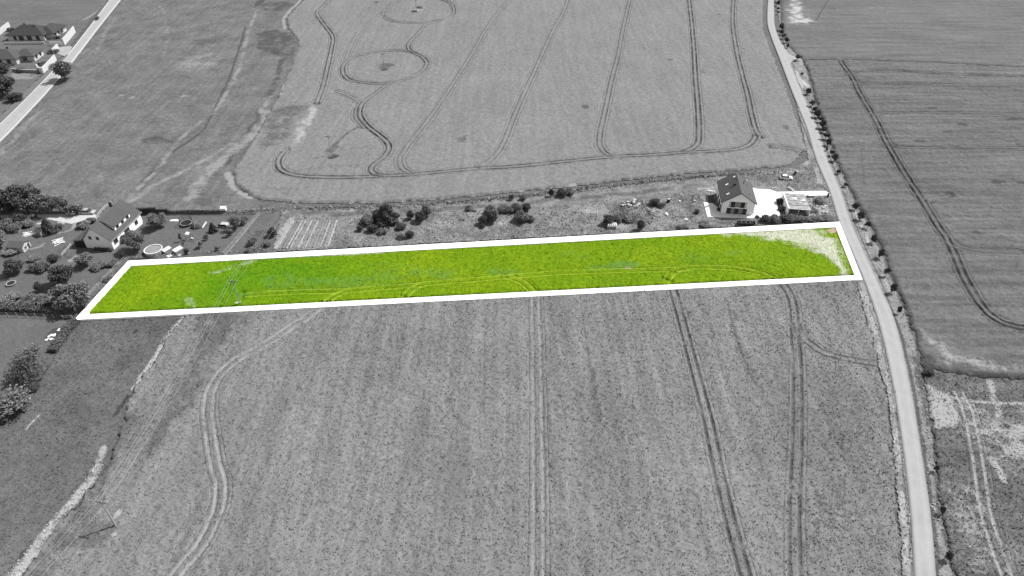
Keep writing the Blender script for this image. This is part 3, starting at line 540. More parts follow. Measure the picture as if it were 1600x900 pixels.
# ---------------------------------------------------------------- roads
def road(name, Lp, Rp, z, mat='asphalt', n=9, cap=None):
    A = SP(Lp, 2.0); B = SP(Rp, 2.0); m = 160 if len(Lp) > 8 else 60
    def res(P, m):
        P = np.array(P); d = np.r_[0, np.cumsum(np.hypot(*np.diff(P, axis=0).T))]; t = np.linspace(0, d[-1], m)
        return np.stack([np.interp(t, d, P[:, 0]), np.interp(t, d, P[:, 1])], 1)
    # match the two edges by distance ahead so that cross sections stay square
    A = np.array(A); B = np.array(B); ys = np.linspace(max(A[0][1], B[0][1]) if A[0][1] > A[-1][1] else max(A[:, 1].min(), B[:, 1].min()), max(A[-1][1], B[-1][1]) if A[0][1] > A[-1][1] else min(A[:, 1].max(), B[:, 1].max()), m)
    oa = np.argsort(A[:, 1]); ob = np.argsort(B[:, 1])
    xa = np.interp(ys, A[oa, 1], A[oa, 0]); xb = np.interp(ys, B[ob, 1], B[ob, 0])
    V = []; wear = []; edge = []
    for i in range(m):
        V.append((xa[i] - .15, ys[i], -.1)); wear.append(0); edge.append(1)
        for k in range(n):
            t = k / (n - 1); jx = (random.random() - .5) * .16 if k in (0, n - 1) else 0
            V.append((xa[i] + (xb[i] - xa[i]) * t + jx, ys[i], z + .04 * (1 - (2 * t - 1) ** 2)))
            wear.append(max(0, 1 - abs(abs(2 * t - 1) - .48) / .25)); edge.append(1 if k in (0, n - 1) else 0)
        V.append((xb[i] + .15, ys[i], -.1)); wear.append(0); edge.append(1)
    q = n + 2; I, J = np.meshgrid(np.arange(m - 1), np.arange(q - 1), indexing='ij'); b = I * q + J
    Fc = np.stack([b, b + 1, b + q + 1, b + q], -1).reshape(-1, 4)
    if ys[0] > ys[-1]: Fc = Fc[:, ::-1]
    o = mesh_obj(name, np.array(V), Fc, mat, None, {'wear': wear, 'edge': edge}); return tag(o, kind='structure'), xa, xb, ys
road('road', RL, RR, .17)
WL = [(205, -45), (171, 0), (153, 24), (130, 54), (107, 83), (72, 121), (36, 158), (0, 193), (-90, 275)]
WR = [(222, -45), (189, 0), (152, 47), (115.5, 95), (82.5, 135), (42, 179), (0, 222), (-90, 300)]
_, xa, xb, ys = road('main_road', WL, WR, .12)
mr = []
for k, (xx, s) in enumerate(((xa, 1), (xb, -1))):
    V = []
    for i in range(len(ys)): V += [(xx[i] + s * .30, ys[i], .135), (xx[i] + s * .62, ys[i], .14)]
    Fc = [(2 * i, 2 * i + 1, 2 * i + 3, 2 * i + 2) for i in range(len(ys) - 1)]
    if ys[0] < ys[-1]: Fc = [f[::-1] for f in Fc]
    if s < 0: Fc = Fc
    o = mesh_obj('road_edge_line', V, Fc, 'road_paint'); tag(o, kind='structure')
def flat(name, pts, z, mat, t=.15, kind='structure'):
    o = MB().prism(GP(pts), z - t, z).build(name, mat); return tag(o, kind=kind)
flat('footpath', [(104, 86), (107, 86), (60, 134), (8, 185), (-90, 268), (-90, 262), (-2, 186), (49, 134)], .14, 'footpath_mat')
flat('driveway', [(90, 74), (110, 72), (113, 74), (107, 83), (101, 88), (78, 80)], .10, 'asphalt')
flat('road_junction', [(1222, 68), (1227, 77), (1231, 84), (1238, 88), (1247, 91), (1243, 95), (1237, 97), (1233, 104), (1222, 90)], .19, 'asphalt')
flat('layby', [(1241, 108), (1247, 113), (1252, 124), (1256, 136), (1254, 140), (1247, 128)], .16, 'asphalt')
flat('farm_track', [(58, 335), (125, 334.5), (149, 335), (152, 341), (130, 345), (112, 350), (90, 346), (58, 339)], .07, 'gravel')
flat('yard', [(1172, 293), (1183, 296), (1204, 297), (1213, 300.5), (1290, 299), (1298, 306), (1223, 307), (1213, 313), (1215, 328), (1220, 338), (1200, 340), (1187, 342), (1165, 341), (1164, 335), (1178, 334), (1174, 312)], .21, 'concrete_pale')
flat('terrace', [(1099, 317), (1112, 317), (1126, 329), (1128, 334), (1176, 337), (1187, 342.3), (1105, 339.5)], .25, 'concrete_pale', .4)
flat('paved_corner', [(1160, 282), (1167, 281), (1174, 294), (1166, 296)], .20, 'concrete_pale')
# ---------------------------------------------------------------- white outline of the plot
OUT = GP([(200.2, 407.4), (1311.6, 346.3), (1347.8, 436.8), (116, 499.6)], .68); INN = GP([(203.6, 415.2), (1305.6, 354.7), (1335.5, 430), (135, 491)], .68)
o = empty('plot_outline', 'thick white outline strip around the long green plot', 'boundary marking', ((OUT[0][0] + OUT[2][0]) / 2, (OUT[0][1] + OUT[2][1]) / 2))
for i in range(4):
    j = (i + 1) % 4; q = [OUT[i], OUT[j], INN[j], INN[i]]
    q = [(a[0] - o.location.x, a[1] - o.location.y) for a in q]; MB().prism(q, -.1, .68).build('white_strip', 'white_band', o)
# ================================================================ BUILDINGS
def local(rz, org):
    c, s = math.cos(-rz), math.sin(-rz)
    return lambda p: ((p[0] - org[0]) * c - (p[1] - org[1]) * s, (p[0] - org[0]) * s + (p[1] - org[1]) * c)
def gable_walls(W, D, E, Rr, eL=None):
    """walls of a gabled house, front at y=0, ridge along y; eL: lower eave on the left"""
    eL = E if eL is None else eL; V = []
    for y in (0, D): V += [(0, y, 0), (W, y, 0), (W, y, E), (W * .5 if eL == E else W * Rr[1], y, Rr[0]), (0, y, eL)]
    return V, [(0, 1, 2, 3, 4), (9, 8, 7, 6, 5), (1, 6, 7, 2), (5, 0, 4, 9)]
def window(parent, c, w, h, axis='x', out=-1, mullion=0, fm='frame_dark', gm='glass_dark', sill=True):
    """a window standing in a wall: c = centre on the wall face; axis = direction of its width; out = sign of the outward normal"""
    fr = MB(); t = .10
    def B(mb, a0, a1, z0, z1, d0, d1):
        ca = (a0 + a1) / 2; cz = (z0 + z1) / 2; cd = (d0 + d1) / 2 * out
        if axis == 'x': mb.box((c[0] + ca, c[1] + cd, c[2] + cz), (a1 - a0, abs(d1 - d0), z1 - z0))
        else: mb.box((c[0] + cd, c[1] + ca, c[2] + cz), (abs(d1 - d0), a1 - a0, z1 - z0))
    B(fr, -w / 2, -w / 2 + t, -h / 2, h / 2, -.04, .09); B(fr, w / 2 - t, w / 2, -h / 2, h / 2, -.04, .09)
    B(fr, -w / 2 + t, w / 2 - t, h / 2 - t, h / 2, -.04, .09); B(fr, -w / 2 + t, w / 2 - t, -h / 2, -h / 2 + t, -.04, .09)
    for k in range(mullion): x = -w / 2 + w * (k + 1) / (mullion + 1); B(fr, x - .04, x + .04, -h / 2 + t, h / 2 - t, -.03, .07)
    f = fr.build('window', fm, parent)
    p = MB(); B(p, -w / 2 + t, w / 2 - t, -h / 2 + t, h / 2 - t, -.02, .03); p.build('pane', gm, f)
    if sill: p = MB(); B(p, -w / 2 - .08, w / 2 + .08, -h / 2 - .08, -h / 2 - .003, -.02, .16); p.build('sill', 'metal_grey', f)
    return f
# ---- white gabled house by the road
org = G(1125.5, 333.6); e2 = G(1176, 337); rz = math.atan2(e2[1] - org[1], e2[0] - org[0]); W, D, E_, Rz = 10.4, 13.2, 4.75, 8.35
h = empty('gabled_house', 'white gabled house with dark tiled roof on a pale yard beside the country road', 'house', org, rz)
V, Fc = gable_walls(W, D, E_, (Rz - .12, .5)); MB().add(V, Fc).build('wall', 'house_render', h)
ov = .45; sl_ = (Rz - E_) / (W / 2)
for s, nm in ((-1, 'left'), (1, 'right')):
    xe = W / 2 + s * (W / 2 + ov); ze = E_ - ov * sl_ + .12
    Q = [(W / 2, -.5, Rz), (W / 2, D + .5, Rz), (xe, D + .5, ze), (xe, -.5, ze)]
    if s > 0: Q = Q[::-1]
    rf = MB().slab(Q, .2).build('roof_slope', 'roof_slate', h)
    MB().box((xe + s * .08, D / 2, ze - .12), (.14, D + 1.0, .12)).build('gutter', 'frame_dark', h)
    for y in (-.56, D + .56):
        sl2 = MB().slab([(W / 2, y - .05, Rz + .02), (W / 2, y + .05, Rz + .02), (xe, y + .05, ze + .02), (xe, y - .05, ze + .02)][:: (1 if s < 0 else -1)], .26).build('barge_board', 'frame_dark', h)
    for k in range(10 if s < 0 else 0): pass
def onroof(x, up=.0, W=W, E_=E_, Rz=Rz): return Rz - abs(x - W / 2) * (Rz - E_) / (W / 2) + up
for x, y, w_, l_ in ((1.9, 8.6, 1.0, .75), (1.6, 2.6, 1.0, .75), (4.3, 11.2, .8, .7)):
    MB().box((x, y, onroof(x) + .22), (w_, l_, .10), ry=-math.atan(sl_)).build('skylight', 'white_paint', h)
for x, y in ((7.2, 8.5), (7.6, 10.0)): MB().tube((x, y, onroof(x)), (x, y, onroof(x) + .9), .11, .11, 8).build('vent_pipe', 'metal_dark', h)
MB().tube((4.4, 7.4, onroof(4.4)), (4.4, 7.4, Rz + 1.0), .05, .05).tube((3.6, 7.4, Rz + .7), (5.2, 7.4, Rz + .8), .04, .04).tube((3.7, 7.2, Rz + .45), (5.0, 7.6, Rz + .5), .04, .04).build('antenna', 'metal_dark', h)
MB().box((3.9, 6.2, onroof(3.9) + .35), (.7, .5, .7)).build('chimney', 'metal_dark', h)
for y0, y1 in ((2.0, 3.6), (8.0, 10.0)): MB().tube((8.6, y0, onroof(8.6) + .25), (8.6, y1, onroof(8.6) + .25), .045).build('snow_guard', 'metal_dark', h)
wf = dict(mullion=1)
for x in (3.35, 6.5): window(h, (x, 0, 3.75), 1.35, 2.0, mullion=1)
for x in (2.4, 4.9, 7.5): window(h, (x, 0, 1.25), 1.35, 2.2, mullion=1)
MB().box((4.92, -.03, 3.75), (1.7, .05, 2.0)).build('cladding_panel', 'panel_grey', h)
for x in (3.65, 6.2): MB().box((x, -.03, 1.25), (1.1, .05, 2.2)).build('cladding_panel', 'panel_grey', h)
for x in (2.35, 7.55): MB().box((x, -.05, 3.75), (.5, .08, 2.0)).build('shutter', 'wood_pale', h)
for y, z, w_, h_ in ((2.0, 1.2, 1.5, 2.1), (5.0, 1.2, 2.2, 2.1), (8.6, 1.4, 1.2, 1.4), (2.2, 3.7, 1.0, 1.1), (6.5, 3.7, 1.0, 1.1), (10.5, 3.7, 1.0, 1.1)): window(h, (0, y, z), w_, h_, 'y', -1, 1)
for y, z, w_, h_ in ((3.0, 1.4, 1.3, 1.3), (9.5, 1.4, 1.3, 1.3)): window(h, (W, y, z), w_, h_, 'y', 1, 1)
d_ = MB().box((W + .03, 6.2, 1.05), (.08, 1.1, 2.1)).build('door', 'frame_dark', h); MB().box((W + .1, 6.6, 1.05), (.06, .06, .2)).build('handle', 'metal_grey', d_)
MB().tube((-.08, -.08, 0), (-.08, -.08, E_ - .2), .06).build('downpipe', 'metal_dark', h)
# ---- white house on the left with asymmetrical roof
org = G(135.8, 387); e2 = G(177.8, 390); rz = math.atan2(e2[1] - org[1], e2[0] - org[0]); W, D = 9.0, 16.2; EL, ER, RI, xr = 3.35, 3.75, 7.9, 4.1
h = empty('garden_house', 'white house with shed dormer and dark carport among the gardens at the left edge', 'house', org, rz)
MB().add([(0, 0, 0), (W, 0, 0), (W, 0, ER), (xr, 0, RI - .1), (0, 0, EL), (0, D, 0), (W, D, 0), (W, D, ER), (xr, D, RI - .1), (0, D, EL)],
         [(0, 1, 2, 3, 4), (9, 8, 7, 6, 5), (1, 6, 7, 2), (5, 0, 4, 9)]).build('wall', 'plaster_light', h)
sr = (RI - ER) / (W - xr); sL = (RI - EL) / xr
MB().slab([(-.4, -.45, EL - .4 * sL + .1), (xr, -.45, RI), (xr, D + .4, RI), (-.4, D + .4, EL - .4 * sL + .1)], .2).build('roof_slope', 'roof_mid', h)
MB().slab([(xr, -.45, RI), (W + .5, -.45, ER - .5 * sr + .1), (W + .5, D + .4, ER - .5 * sr + .1), (xr, D + .4, RI)], .2).build('roof_slope', 'roof_mid', h)
dz = 5.6; dx = W - .55
dm = MB().add([(dx, 4.2, 3.6), (dx, 12.4, 3.6), (dx, 12.4, dz), (dx, 4.2, dz), (xr + .8, 4.2, 3.6), (xr + .8, 12.4, 3.6), (xr + .8, 12.4, RI - .75), (xr + .8, 4.2, RI - .75)],
         [(0, 1, 2, 3), (4, 0, 3, 7), (1, 5, 6, 2)]).build('dormer', 'plaster_white', h)
MB().slab([(xr + .5, 3.9, RI - .25), (dx + .35, 3.9, dz + .12), (dx + .35, 12.7, dz + .12), (xr + .5, 12.7, RI - .25)], .18).build('dormer_roof', 'roof_mid', dm)
for y in (5.6, 8.3, 11.0): window(h, (dx, y, 4.85), 1.3, 1.05, 'y', 1, 1)
MB().box((W + .52, D / 2, ER - .45), (.14, D + .8, .14)).build('gutter', 'metal_grey', h)
for x in (2.55, 5.0): window(h, (x, 0, 3.9), .85, 1.0)
window(h, (W, 2.0, 1.9), 1.9, 1.3, 'y', 1, 1); window(h, (W, 8.0, 1.3), 2.6, 2.1, 'y', 1, 2); window(h, (W, 13.2, 1.5), 1.6, 1.4, 'y', 1, 1)
MB().slab([(-3.6, -.2, 2.35), (-.05, -.2, 3.0), (-.05, 7.6, 3.0), (-3.6, 7.6, 2.35)], .14).build('carport_roof', 'roof_mid', h)
for x, y in ((-3.4, 0), (-3.4, 3.6), (-3.4, 7.3)): MB().box((x, y, 1.12), (.16, .16, 2.24)).build('carport_post', 'wood_dark', h)
MB().box((-1.8, 7.4, 1.2), (3.2, .12, 2.4)).build('carport_wall', 'wood_dark', h)
MB().box((-1.7, -.12, 1.15), (3.3, .06, 2.3)).build('carport_shade_panel', 'mat_black', h)  # black panel painting the shade inside the open carport front
MB().box((2.9, 12.8, RI + .1), (.7, .7, 1.5)).build('chimney', 'metal_dark', h)
MB().tube((xr, -.1, RI), (xr, -.1, RI + .9), .04).build('aerial', 'metal_grey', h)
L = local(rz, org)
o = empty('sun_terrace', 'white sunlit terrace deck along the right side of the garden house', 'terrace', (*G(204, 355), 0))
q = [L(p) for p in GP([(186, 366), (199, 366.5), (222, 347), (211, 341)], .6)]
cx, cy = o.location.x, o.location.y
qq = [(p[0] - cx, p[1] - cy) for p in GP([(187, 366), (199.5, 366), (222, 347), (211, 342)], .6)]
MB().prism(qq, 0, .6).build('deck', 'plaster_white', o)
# ---- shed, hut and cabin in the left garden
def shed(name, label, cat, org, rz, W, D, E_, Rz, roof, wall, win=True, ridge='x', ov=.3):
    h = empty(name, label, cat, org, rz)
    if ridge == 'x':
        MB().add([(0, 0, 0), (W, 0, 0), (W, D, 0), (0, D, 0), (0, 0, E_), (W, 0, E_), (W, D, E_), (0, D, E_), (0, D / 2, Rz), (W, D / 2, Rz)],
                 [(0, 1, 5, 4), (2, 3, 7, 6), (1, 2, 6, 9, 5), (3, 0, 4, 8, 7)]).build('wall', wall, h)
        s = (Rz - E_) / (D / 2); e = E_ - ov * s + .08
        MB().slab([(-ov, -ov, e), (W + ov, -ov, e), (W + ov, D / 2, Rz + .08), (-ov, D / 2, Rz + .08)], .1).build('roof', roof, h)
        MB().slab([(-ov, D / 2, Rz + .08), (W + ov, D / 2, Rz + .08), (W + ov, D + ov, e), (-ov, D + ov, e)], .1).build('roof', roof, h)
    else:
        MB().box((W / 2, D / 2, E_ / 2), (W, D, E_)).build('wall', wall, h)
        MB().slab([(-ov, -ov, E_ + .06), (W + ov, -ov, E_ + .06), (W + ov, D + ov, Rz), (-ov, D + ov, Rz)], .1).build('roof', roof, h)
    if win:
        window(h, (W, D * .35, E_ * .55), .9, .8, 'y', 1, 1, 'wood_grey'); d = MB().box((W + .03, D * .75, E_ * .42), (.06, .85, E_ * .8)).build('door', 'wood_dark', h)
    return h
shed('garden_shed', 'wooden garden shed with grey roof and white right end at the left edge', 'shed', G(15.5, 394), R(-3), 4.6, 3.6, 2.0, 2.9, 'roof_shed', 'wood_pale')
shed('garden_cabin', 'small grey cabin between the shed and the dark conical bush', 'cabin', G(58, 368), R(-25), 2.2, 2.0, 1.7, 2.5, 'roof_shed', 'wood_grey', False)
shed('garden_hut', 'flat grey roofed hut half hidden by bushes at the far left edge', 'hut', G(3, 343), R(5), 3.2, 2.8, 1.8, 2.1, 'roof_shed', 'wood_grey', False, 'y')
o = shed('playhouse', 'tiny white playhouse on legs by the far garden fence', 'playhouse', (*G(347, 332), .6), R(0), 1.4, 1.2, 1.1, 1.5, 'white_paint', 'white_paint', False)
for x in (.1, 1.3): MB().box((x, .1, -.3), (.12, .12, .6)).build('leg', 'wood_grey', o)
# ---- bungalows beyond the main road
def hip(mb, x0, y0, x1, y1, z0, z1, t=.18):
    W, D = x1 - x0, y1 - y0; r = min(W, D) / 2
    if W >= D: a, b = (x0 + r, y0 + r, z1), (x1 - r, y0 + r, z1)
    else: a, b = (x0 + r, y0 + r, z1), (x0 + r, y1 - r, z1)
    c = [(x0, y0, z0), (x1, y0, z0), (x1, y1, z0), (x0, y1, z0)]
    V = c + [a, b] + [(p[0], p[1], p[2] - t) for p in c]
    if W >= D: F_ = [(0, 1, 5, 4), (1, 2, 5), (2, 3, 4, 5), (3, 0, 4)]
    else: F_ = [(0, 1, 4), (1, 2, 5, 4), (2, 3, 5), (3, 0, 4, 5)]
    return mb.add(V, F_ + [(0, 6, 7, 1), (1, 7, 8, 2), (2, 8, 9, 3), (3, 9, 6, 0), (9, 8, 7, 6)])
def bungalow(label, org, rz, blocks, roofmat, wins, roofz=(3.0, 6.3), extras=()):
    h = empty('bungalow', label, 'house', org, rz)
    for i, (x0, y0, x1, y1) in enumerate(blocks):
        dz = .13 * i
        MB().box(((x0 + x1) / 2, (y0 + y1) / 2, 1.5 - dz), (x1 - x0, y1 - y0, 3.0 - dz)).build('wall', 'wall_render', h)
        hip(MB(), x0 - .9, y0 - .9, x1 + .9, y1 + .9, roofz[0] - dz, roofz[1] - i * .9 - dz).build('roof', roofmat, h)
    for ax, x, y, w_, h_ in wins: window(h, (x, y, 1.5), w_, h_, ax, -1 if ax == 'x' else 1, 1)
    for x, y, z in extras:
        MB().box((x, y, z), (.7, .7, 1.6)).build('chimney', 'metal_dark', h)
    return h
oa = G(14, 64)
A = bungalow('large white bungalow with dark hipped roof above the other one at the top left', oa, R(2), [(0, 0, 19.0, 12.0), (13.5, 3.0, 22.5, 16.5)], 'roof_dark',
    [('x', 3.8, 0, 1.5, 2.0), ('x', 7.0, 0, 2.6, 2.2), ('x', 11.3, 0, 2.4, 2.2), ('x', 15.6, 0, 1.8, 2.2), ('y', 19.0, 1.4, 1.4, 1.4), ('y', 22.5, 5.0, 1.5, 1.5), ('y', 22.5, 8.6, 1.5, 1.5), ('y', 22.5, 12.2, 1.5, 1.5)],
    (3.0, 6.6), [(5.5, 9.5, 5.4), (13.0, 5.0, 5.6)])
ob = G(-22, 102)
B = bungalow('nearer white bungalow with grey hipped roof beside the roadside tree at the top left', ob, R(4), [(0, 0, 15.0, 11.0), (12.0, 4.0, 21.5, 13.5)], 'roof_mid',
    [('x', 2.8, 0, 1.6, 2.0), ('x', 7.0, 0, 2.4, 2.1), ('x', 11.5, 0, 1.8, 2.0), ('x', 17.0, 4.0, 2.2, 2.1), ('y', 21.5, 6.5, 1.5, 1.5), ('y', 21.5, 10.5, 1.5, 1.5)],
    (3.0, 6.0), [(3.5, 7.0, 5.4), (8.2, 8.4, 5.2)])
def wall_run(label, pts, t, hh, name='garden_wall', mat='wall_render', cap=True, cat='wall', bm=None):
    o = empty(name, label, cat, G(*pts[0])); c = (o.location.x, o.location.y); Q = [(p[0] - c[0], p[1] - c[1]) for p in GP(pts)]
    for a, b in zip(Q, Q[1:]):
        L_ = math.hypot(b[0] - a[0], b[1] - a[1]); r_ = math.atan2(b[1] - a[1], b[0] - a[0]); m = ((a[0] + b[0]) / 2, (a[1] + b[1]) / 2)
        MB().box((m[0], m[1], hh / 2), (L_ - .01, t, hh), r_).build('wall_panel', mat, o)
        if cap: MB().box((m[0], m[1], hh + .05), (L_ - .01, t + .12, .1), r_).build('coping', 'wood_pale', o)
    return o
wall_run('tall white boundary wall between the upper bungalow and the main road', [(101, 71), (109, 61.5), (118, 50.5)], .35, 3.2)
wall_run('long white garden wall with rounded near end in front of the lower bungalow', [(60, 109), (63, 113.5), (68, 115), (78, 105), (88, 94)], .5, 2.6)
wall_run('short white gate wall between the two bungalow driveways', [(84, 84), (92, 76)], .35, 2.4)
wall_run('grey patio wall under the upper bungalow', [(79, 71), (100, 71)], .3, 1.8, mat='plaster_light')
wall_run('white wall leaving the frame at the far left beside the upper bungalow', [(-4, 58), (8, 48), (16, 42)], .4, 2.6)
wall_run('low white wall running under the upper bungalow front terrace', [(8, 69.5), (40, 69.5), (70, 69)], .3, 1.2)
wall_run('low grey wall in front of the lower bungalow garden', [(20, 112), (34, 113), (60, 114)], .3, 1.4, mat='panel_grey')
# ---- unfinished garage by the yard
P4 = [G(1223, 331), G(1262.5, 333.5), G(1254, 305), G(1220.5, 304)]
og = G(1229, 337.5); rz = math.atan2(P4[1][1] - P4[0][1], P4[1][0] - P4[0][0])
h = empty('open_garage', 'unfinished flat roofed garage with pale beams on the right side of the yard', 'garage', og, rz)
W, D, Hh = 6.9, 10.2, 2.6
MB().box((.1, D / 2, Hh / 2), (.22, D, Hh)).build('side_wall', 'plaster_light', h); MB().box((W - .1, D / 2, Hh / 2), (.22, D, Hh)).build('side_wall', 'plaster_light', h)
MB().box((W / 2, D - .1, Hh / 2), (W - .46, .2, Hh)).build('back_wall', 'plaster_light', h)
MB().box((W / 2, D * .62, Hh + .12), (W + .3, D * .76, .24)).build('roof_slab', 'wood_grey', h)
MB().box((.05, D / 2, Hh + .28), (.4, D + .3, .45)).build('edge_beam', 'white_paint', h)
for y in (.15, .95, 1.75): MB().box((W / 2 + .2, y, Hh + .18), (W, .22, .24)).build('roof_beam', 'white_paint', h)
for x in (2.2, 4.5): MB().box((x, 1.0, Hh + .02), (.16, 2.4, .14)).build('rafter', 'wood_pale', h)
MB().box((W / 2, .25, .35), (W - .5, .12, .7)).build('front_wall', 'wood_dark', h)
for x in (.3, 3.4, 6.6): MB().box((x, .12, Hh / 2), (.22, .22, Hh - .02)).build('post', 'wood_pale', h)
for k in range(34):
    x, y = random.uniform(.8, W - .5), random.uniform(3.0, D - .5)
    MB().box((x, y, Hh + .3), (random.uniform(.5, 1.6), random.uniform(.2, .5), random.uniform(.08, .22)), random.uniform(-.5, .5)).build('board', random.choice(['wood_pale', 'white_paint', 'wood_grey', 'panel_grey']), h)
# ================================================================ VEHICLES
def car(label, cat, loc, rz, body, Ln=4.2, Wd=1.75, Ht=1.45, hood=.28, tail=.12, name='parked_car'):
    h = empty(name, label, cat, loc, rz); hl = Ln / 2; hw = Wd / 2
    prof = [(-hl, .45), (-hl + .05, .85), (-hl + .25, .93), (hl - Ln * hood - .1, .93), (hl - .35, .78), (hl - .05, .62), (hl, .40), (hl - .1, .22), (-hl + .1, .22)]
    V = []
    for s, k in ((-1, 1), (1, 1)): V += [(x, s * hw * (.93 if z > .8 else 1), z) for x, z in prof]
    n = len(prof); MB().add(V, [tuple(range(n)), tuple(range(2 * n - 1, n - 1, -1))] + [((i + 1) % n, i, n + i, n + (i + 1) % n) for i in range(n)]).build('body', body, h)
    a = -hl + Ln * tail * .35; b = -hl + Ln * tail + .25; c = hl - Ln * hood - .85; d = hl - Ln * hood + .05
    gp = [(a, .92), (b, Ht - .05), (c, Ht - .05), (d, .92)]; V = []
    for s in (-1, 1): V += [(x, s * hw * (.78 if z > 1 else .90), z) for x, z in gp]
    MB().add(V, [(0, 1, 2, 3), (7, 6, 5, 4), (1, 0, 4, 5), (2, 1, 5, 6), (3, 2, 6, 7), (0, 3, 7, 4)]).build('windows', 'glass_dark', h)
    V = []
    for z in (Ht - .05, Ht):
        k = 1 if z < Ht else .9
        V += [((b + .0) * 1, -hw * .79 * k, z), (c, -hw * .79 * k, z), (c, hw * .79 * k, z), (b, hw * .79 * k, z)]
    MB().add(V, [(3, 2, 1, 0), (4, 5, 6, 7), (0, 1, 5, 4), (1, 2, 6, 5), (2, 3, 7, 6), (3, 0, 4, 7)]).build('roof', body, h)
    for x in (-hl + .78, hl - .82):
        for s in (-1, 1):
            y = s * (hw - .08); w_ = MB().tube((x, y - s * .12, .32), (x, y + s * .10, .32), .32, .32, 14).build('wheel', 'rubber', h)
            MB().tube((x, y + s * .09, .32), (x, y + s * .115, .32), .18, .18, 10).build('rim', 'metal_grey', w_)
    for s in (-1, 1): MB().box((hl - .12, s * hw * .7, .62), (.14, .35, .14)).build('headlight', 'lamp_glass', h); MB().box((-hl + .03, s * hw * .72, .75), (.06, .28, .16)).build('tail_light', 'metal_dark', h)
    for s in (-1, 1): MB().box((d - .25, s * (hw + .08), .98), (.16, .18, .12)).build('wing_mirror', body, h)
    return h
car('white hatchback parked on the grass behind the house with the pale yard', 'car', G(1228, 279.5), R(-8), 'car_white', 4.4, 1.8, 1.5)
car('black car driving on the main road at the top left', 'car', G(152, 30.5), math.atan2(G(171, 0)[1] - G(107, 83)[1], G(171, 0)[0] - G(107, 83)[0]) + math.pi, 'car_dark', 4.4, 1.8, 1.45, name='moving_car')
car('pale estate car parked at the end of the gravel lane behind the garden house', 'car', G(137, 333.5), R(0), 'car_silver', 5.0, 1.9, 1.65, .22, .05)
# ================================================================ GARDEN THINGS
# round swimming pool
o = empty('swimming_pool', 'round above ground pool with white rim near the outline and garden house', 'pool', G(241, 394))
MB().ring(2.45, 2.6, 0, 1.12, 32).build('pool_wall', 'metal_grey', o); MB().ring(2.42, 2.66, 1.12, 1.18, 32).build('rim', 'white_paint', o); MB().disc(2.44, .05, .95, 32).build('pool_cover', 'water', o)
for k in range(12):
    t = k * math.pi / 6; MB().box((2.68 * math.cos(t), 2.68 * math.sin(t), .6), (.12, .14, 1.2), t).build('post', 'metal_grey', o)
MB().tube((2.7, -.9, 0), (2.4, -.6, 1.5), .04).tube((2.9, -.3, 0), (2.5, -.1, 1.5), .04).tube((2.75, -.7, .5), (2.85, -.35, .5), .04).tube((2.6, -.6, 1.), (2.7, -.3, 1.), .04).build('ladder', 'metal_grey', o)
# two ribbed cold frames
def coldframe(label, loc, rz, L_=2.4, W_=1.7):
    h = empty('cold_frame', label, 'cold frame', loc, rz, 'ribbed cold frames by the pool')
    MB().box((0, 0, .45), (W_, L_, .9)).build('box', 'wood_grey', h)
    for k in range(7): MB().box((-W_ / 2 + W_ * (k + .5) / 7, 0, .98), (W_ / 7 - .05, L_ + .1, .06), 0, .08).build('cover_slat', 'white_paint', h)
    return h
coldframe('left ribbed white cold frame, the one next to the round pool', G(261.5, 393), R(-38)); coldframe('right ribbed white cold frame, the one away from the round pool', G(279, 393), R(-38), 2.6, 2.0)
def planks(name, label, cat, loc, rz, n, L_, W_, mat='wood_pale', hgt=.15, spread=.3):
    h = empty(name, label, cat, loc, rz)
    for k in range(n):
        MB().box((random.uniform(-spread, spread), (k - n / 2) * W_ * 1.05, .08 + hgt * (k % 3)), (L_ * random.uniform(.8, 1), W_ * .8, .08), random.uniform(-.12, .12) if n < 7 else random.uniform(-.55, .55), 0, random.uniform(-.05, .05)).build('plank', mat, h)
    return h
planks('white_board', 'two white boards on the lawn in front of the left cold frame', 'boards', G(265, 399.5), R(50), 2, 1.6, .5, 'white_paint')
planks('white_plank', 'long white planks leaning right of the cold frames', 'planks', G(284, 398), R(52), 3, 2.6, .16, 'white_paint')
planks('lumber_stack', 'untidy stack of white lumber behind the wooden shed', 'lumber', G(43, 366), R(25), 8, 2.4, .3, 'white_paint')
planks('lumber_stack', 'untidy stack of white lumber on the lawn left of the carport', 'lumber', G(91, 378), R(38), 10, 3.4, .3, 'white_paint', .2)
planks('lumber_stack', 'small pile of pale boards above the grey cabin', 'lumber', G(62, 350), R(20), 5, 2.2, .25, 'wood_pale')
planks('lumber_stack', 'pile of pale boards on the grass right of the conical bush', 'lumber', G(95, 350), R(-15), 5, 2.6, .3, 'wood_pale')
planks('board_pile', 'long grey boards lying on the lawn right of the shed', 'boards', G(57, 388), R(40), 5, 4.2, .22, 'wood_grey')
planks('board_pile', 'bundle of pale boards near the far left bushes', 'boards', G(27, 362), R(10), 4, 2.4, .3, 'wood_pale')
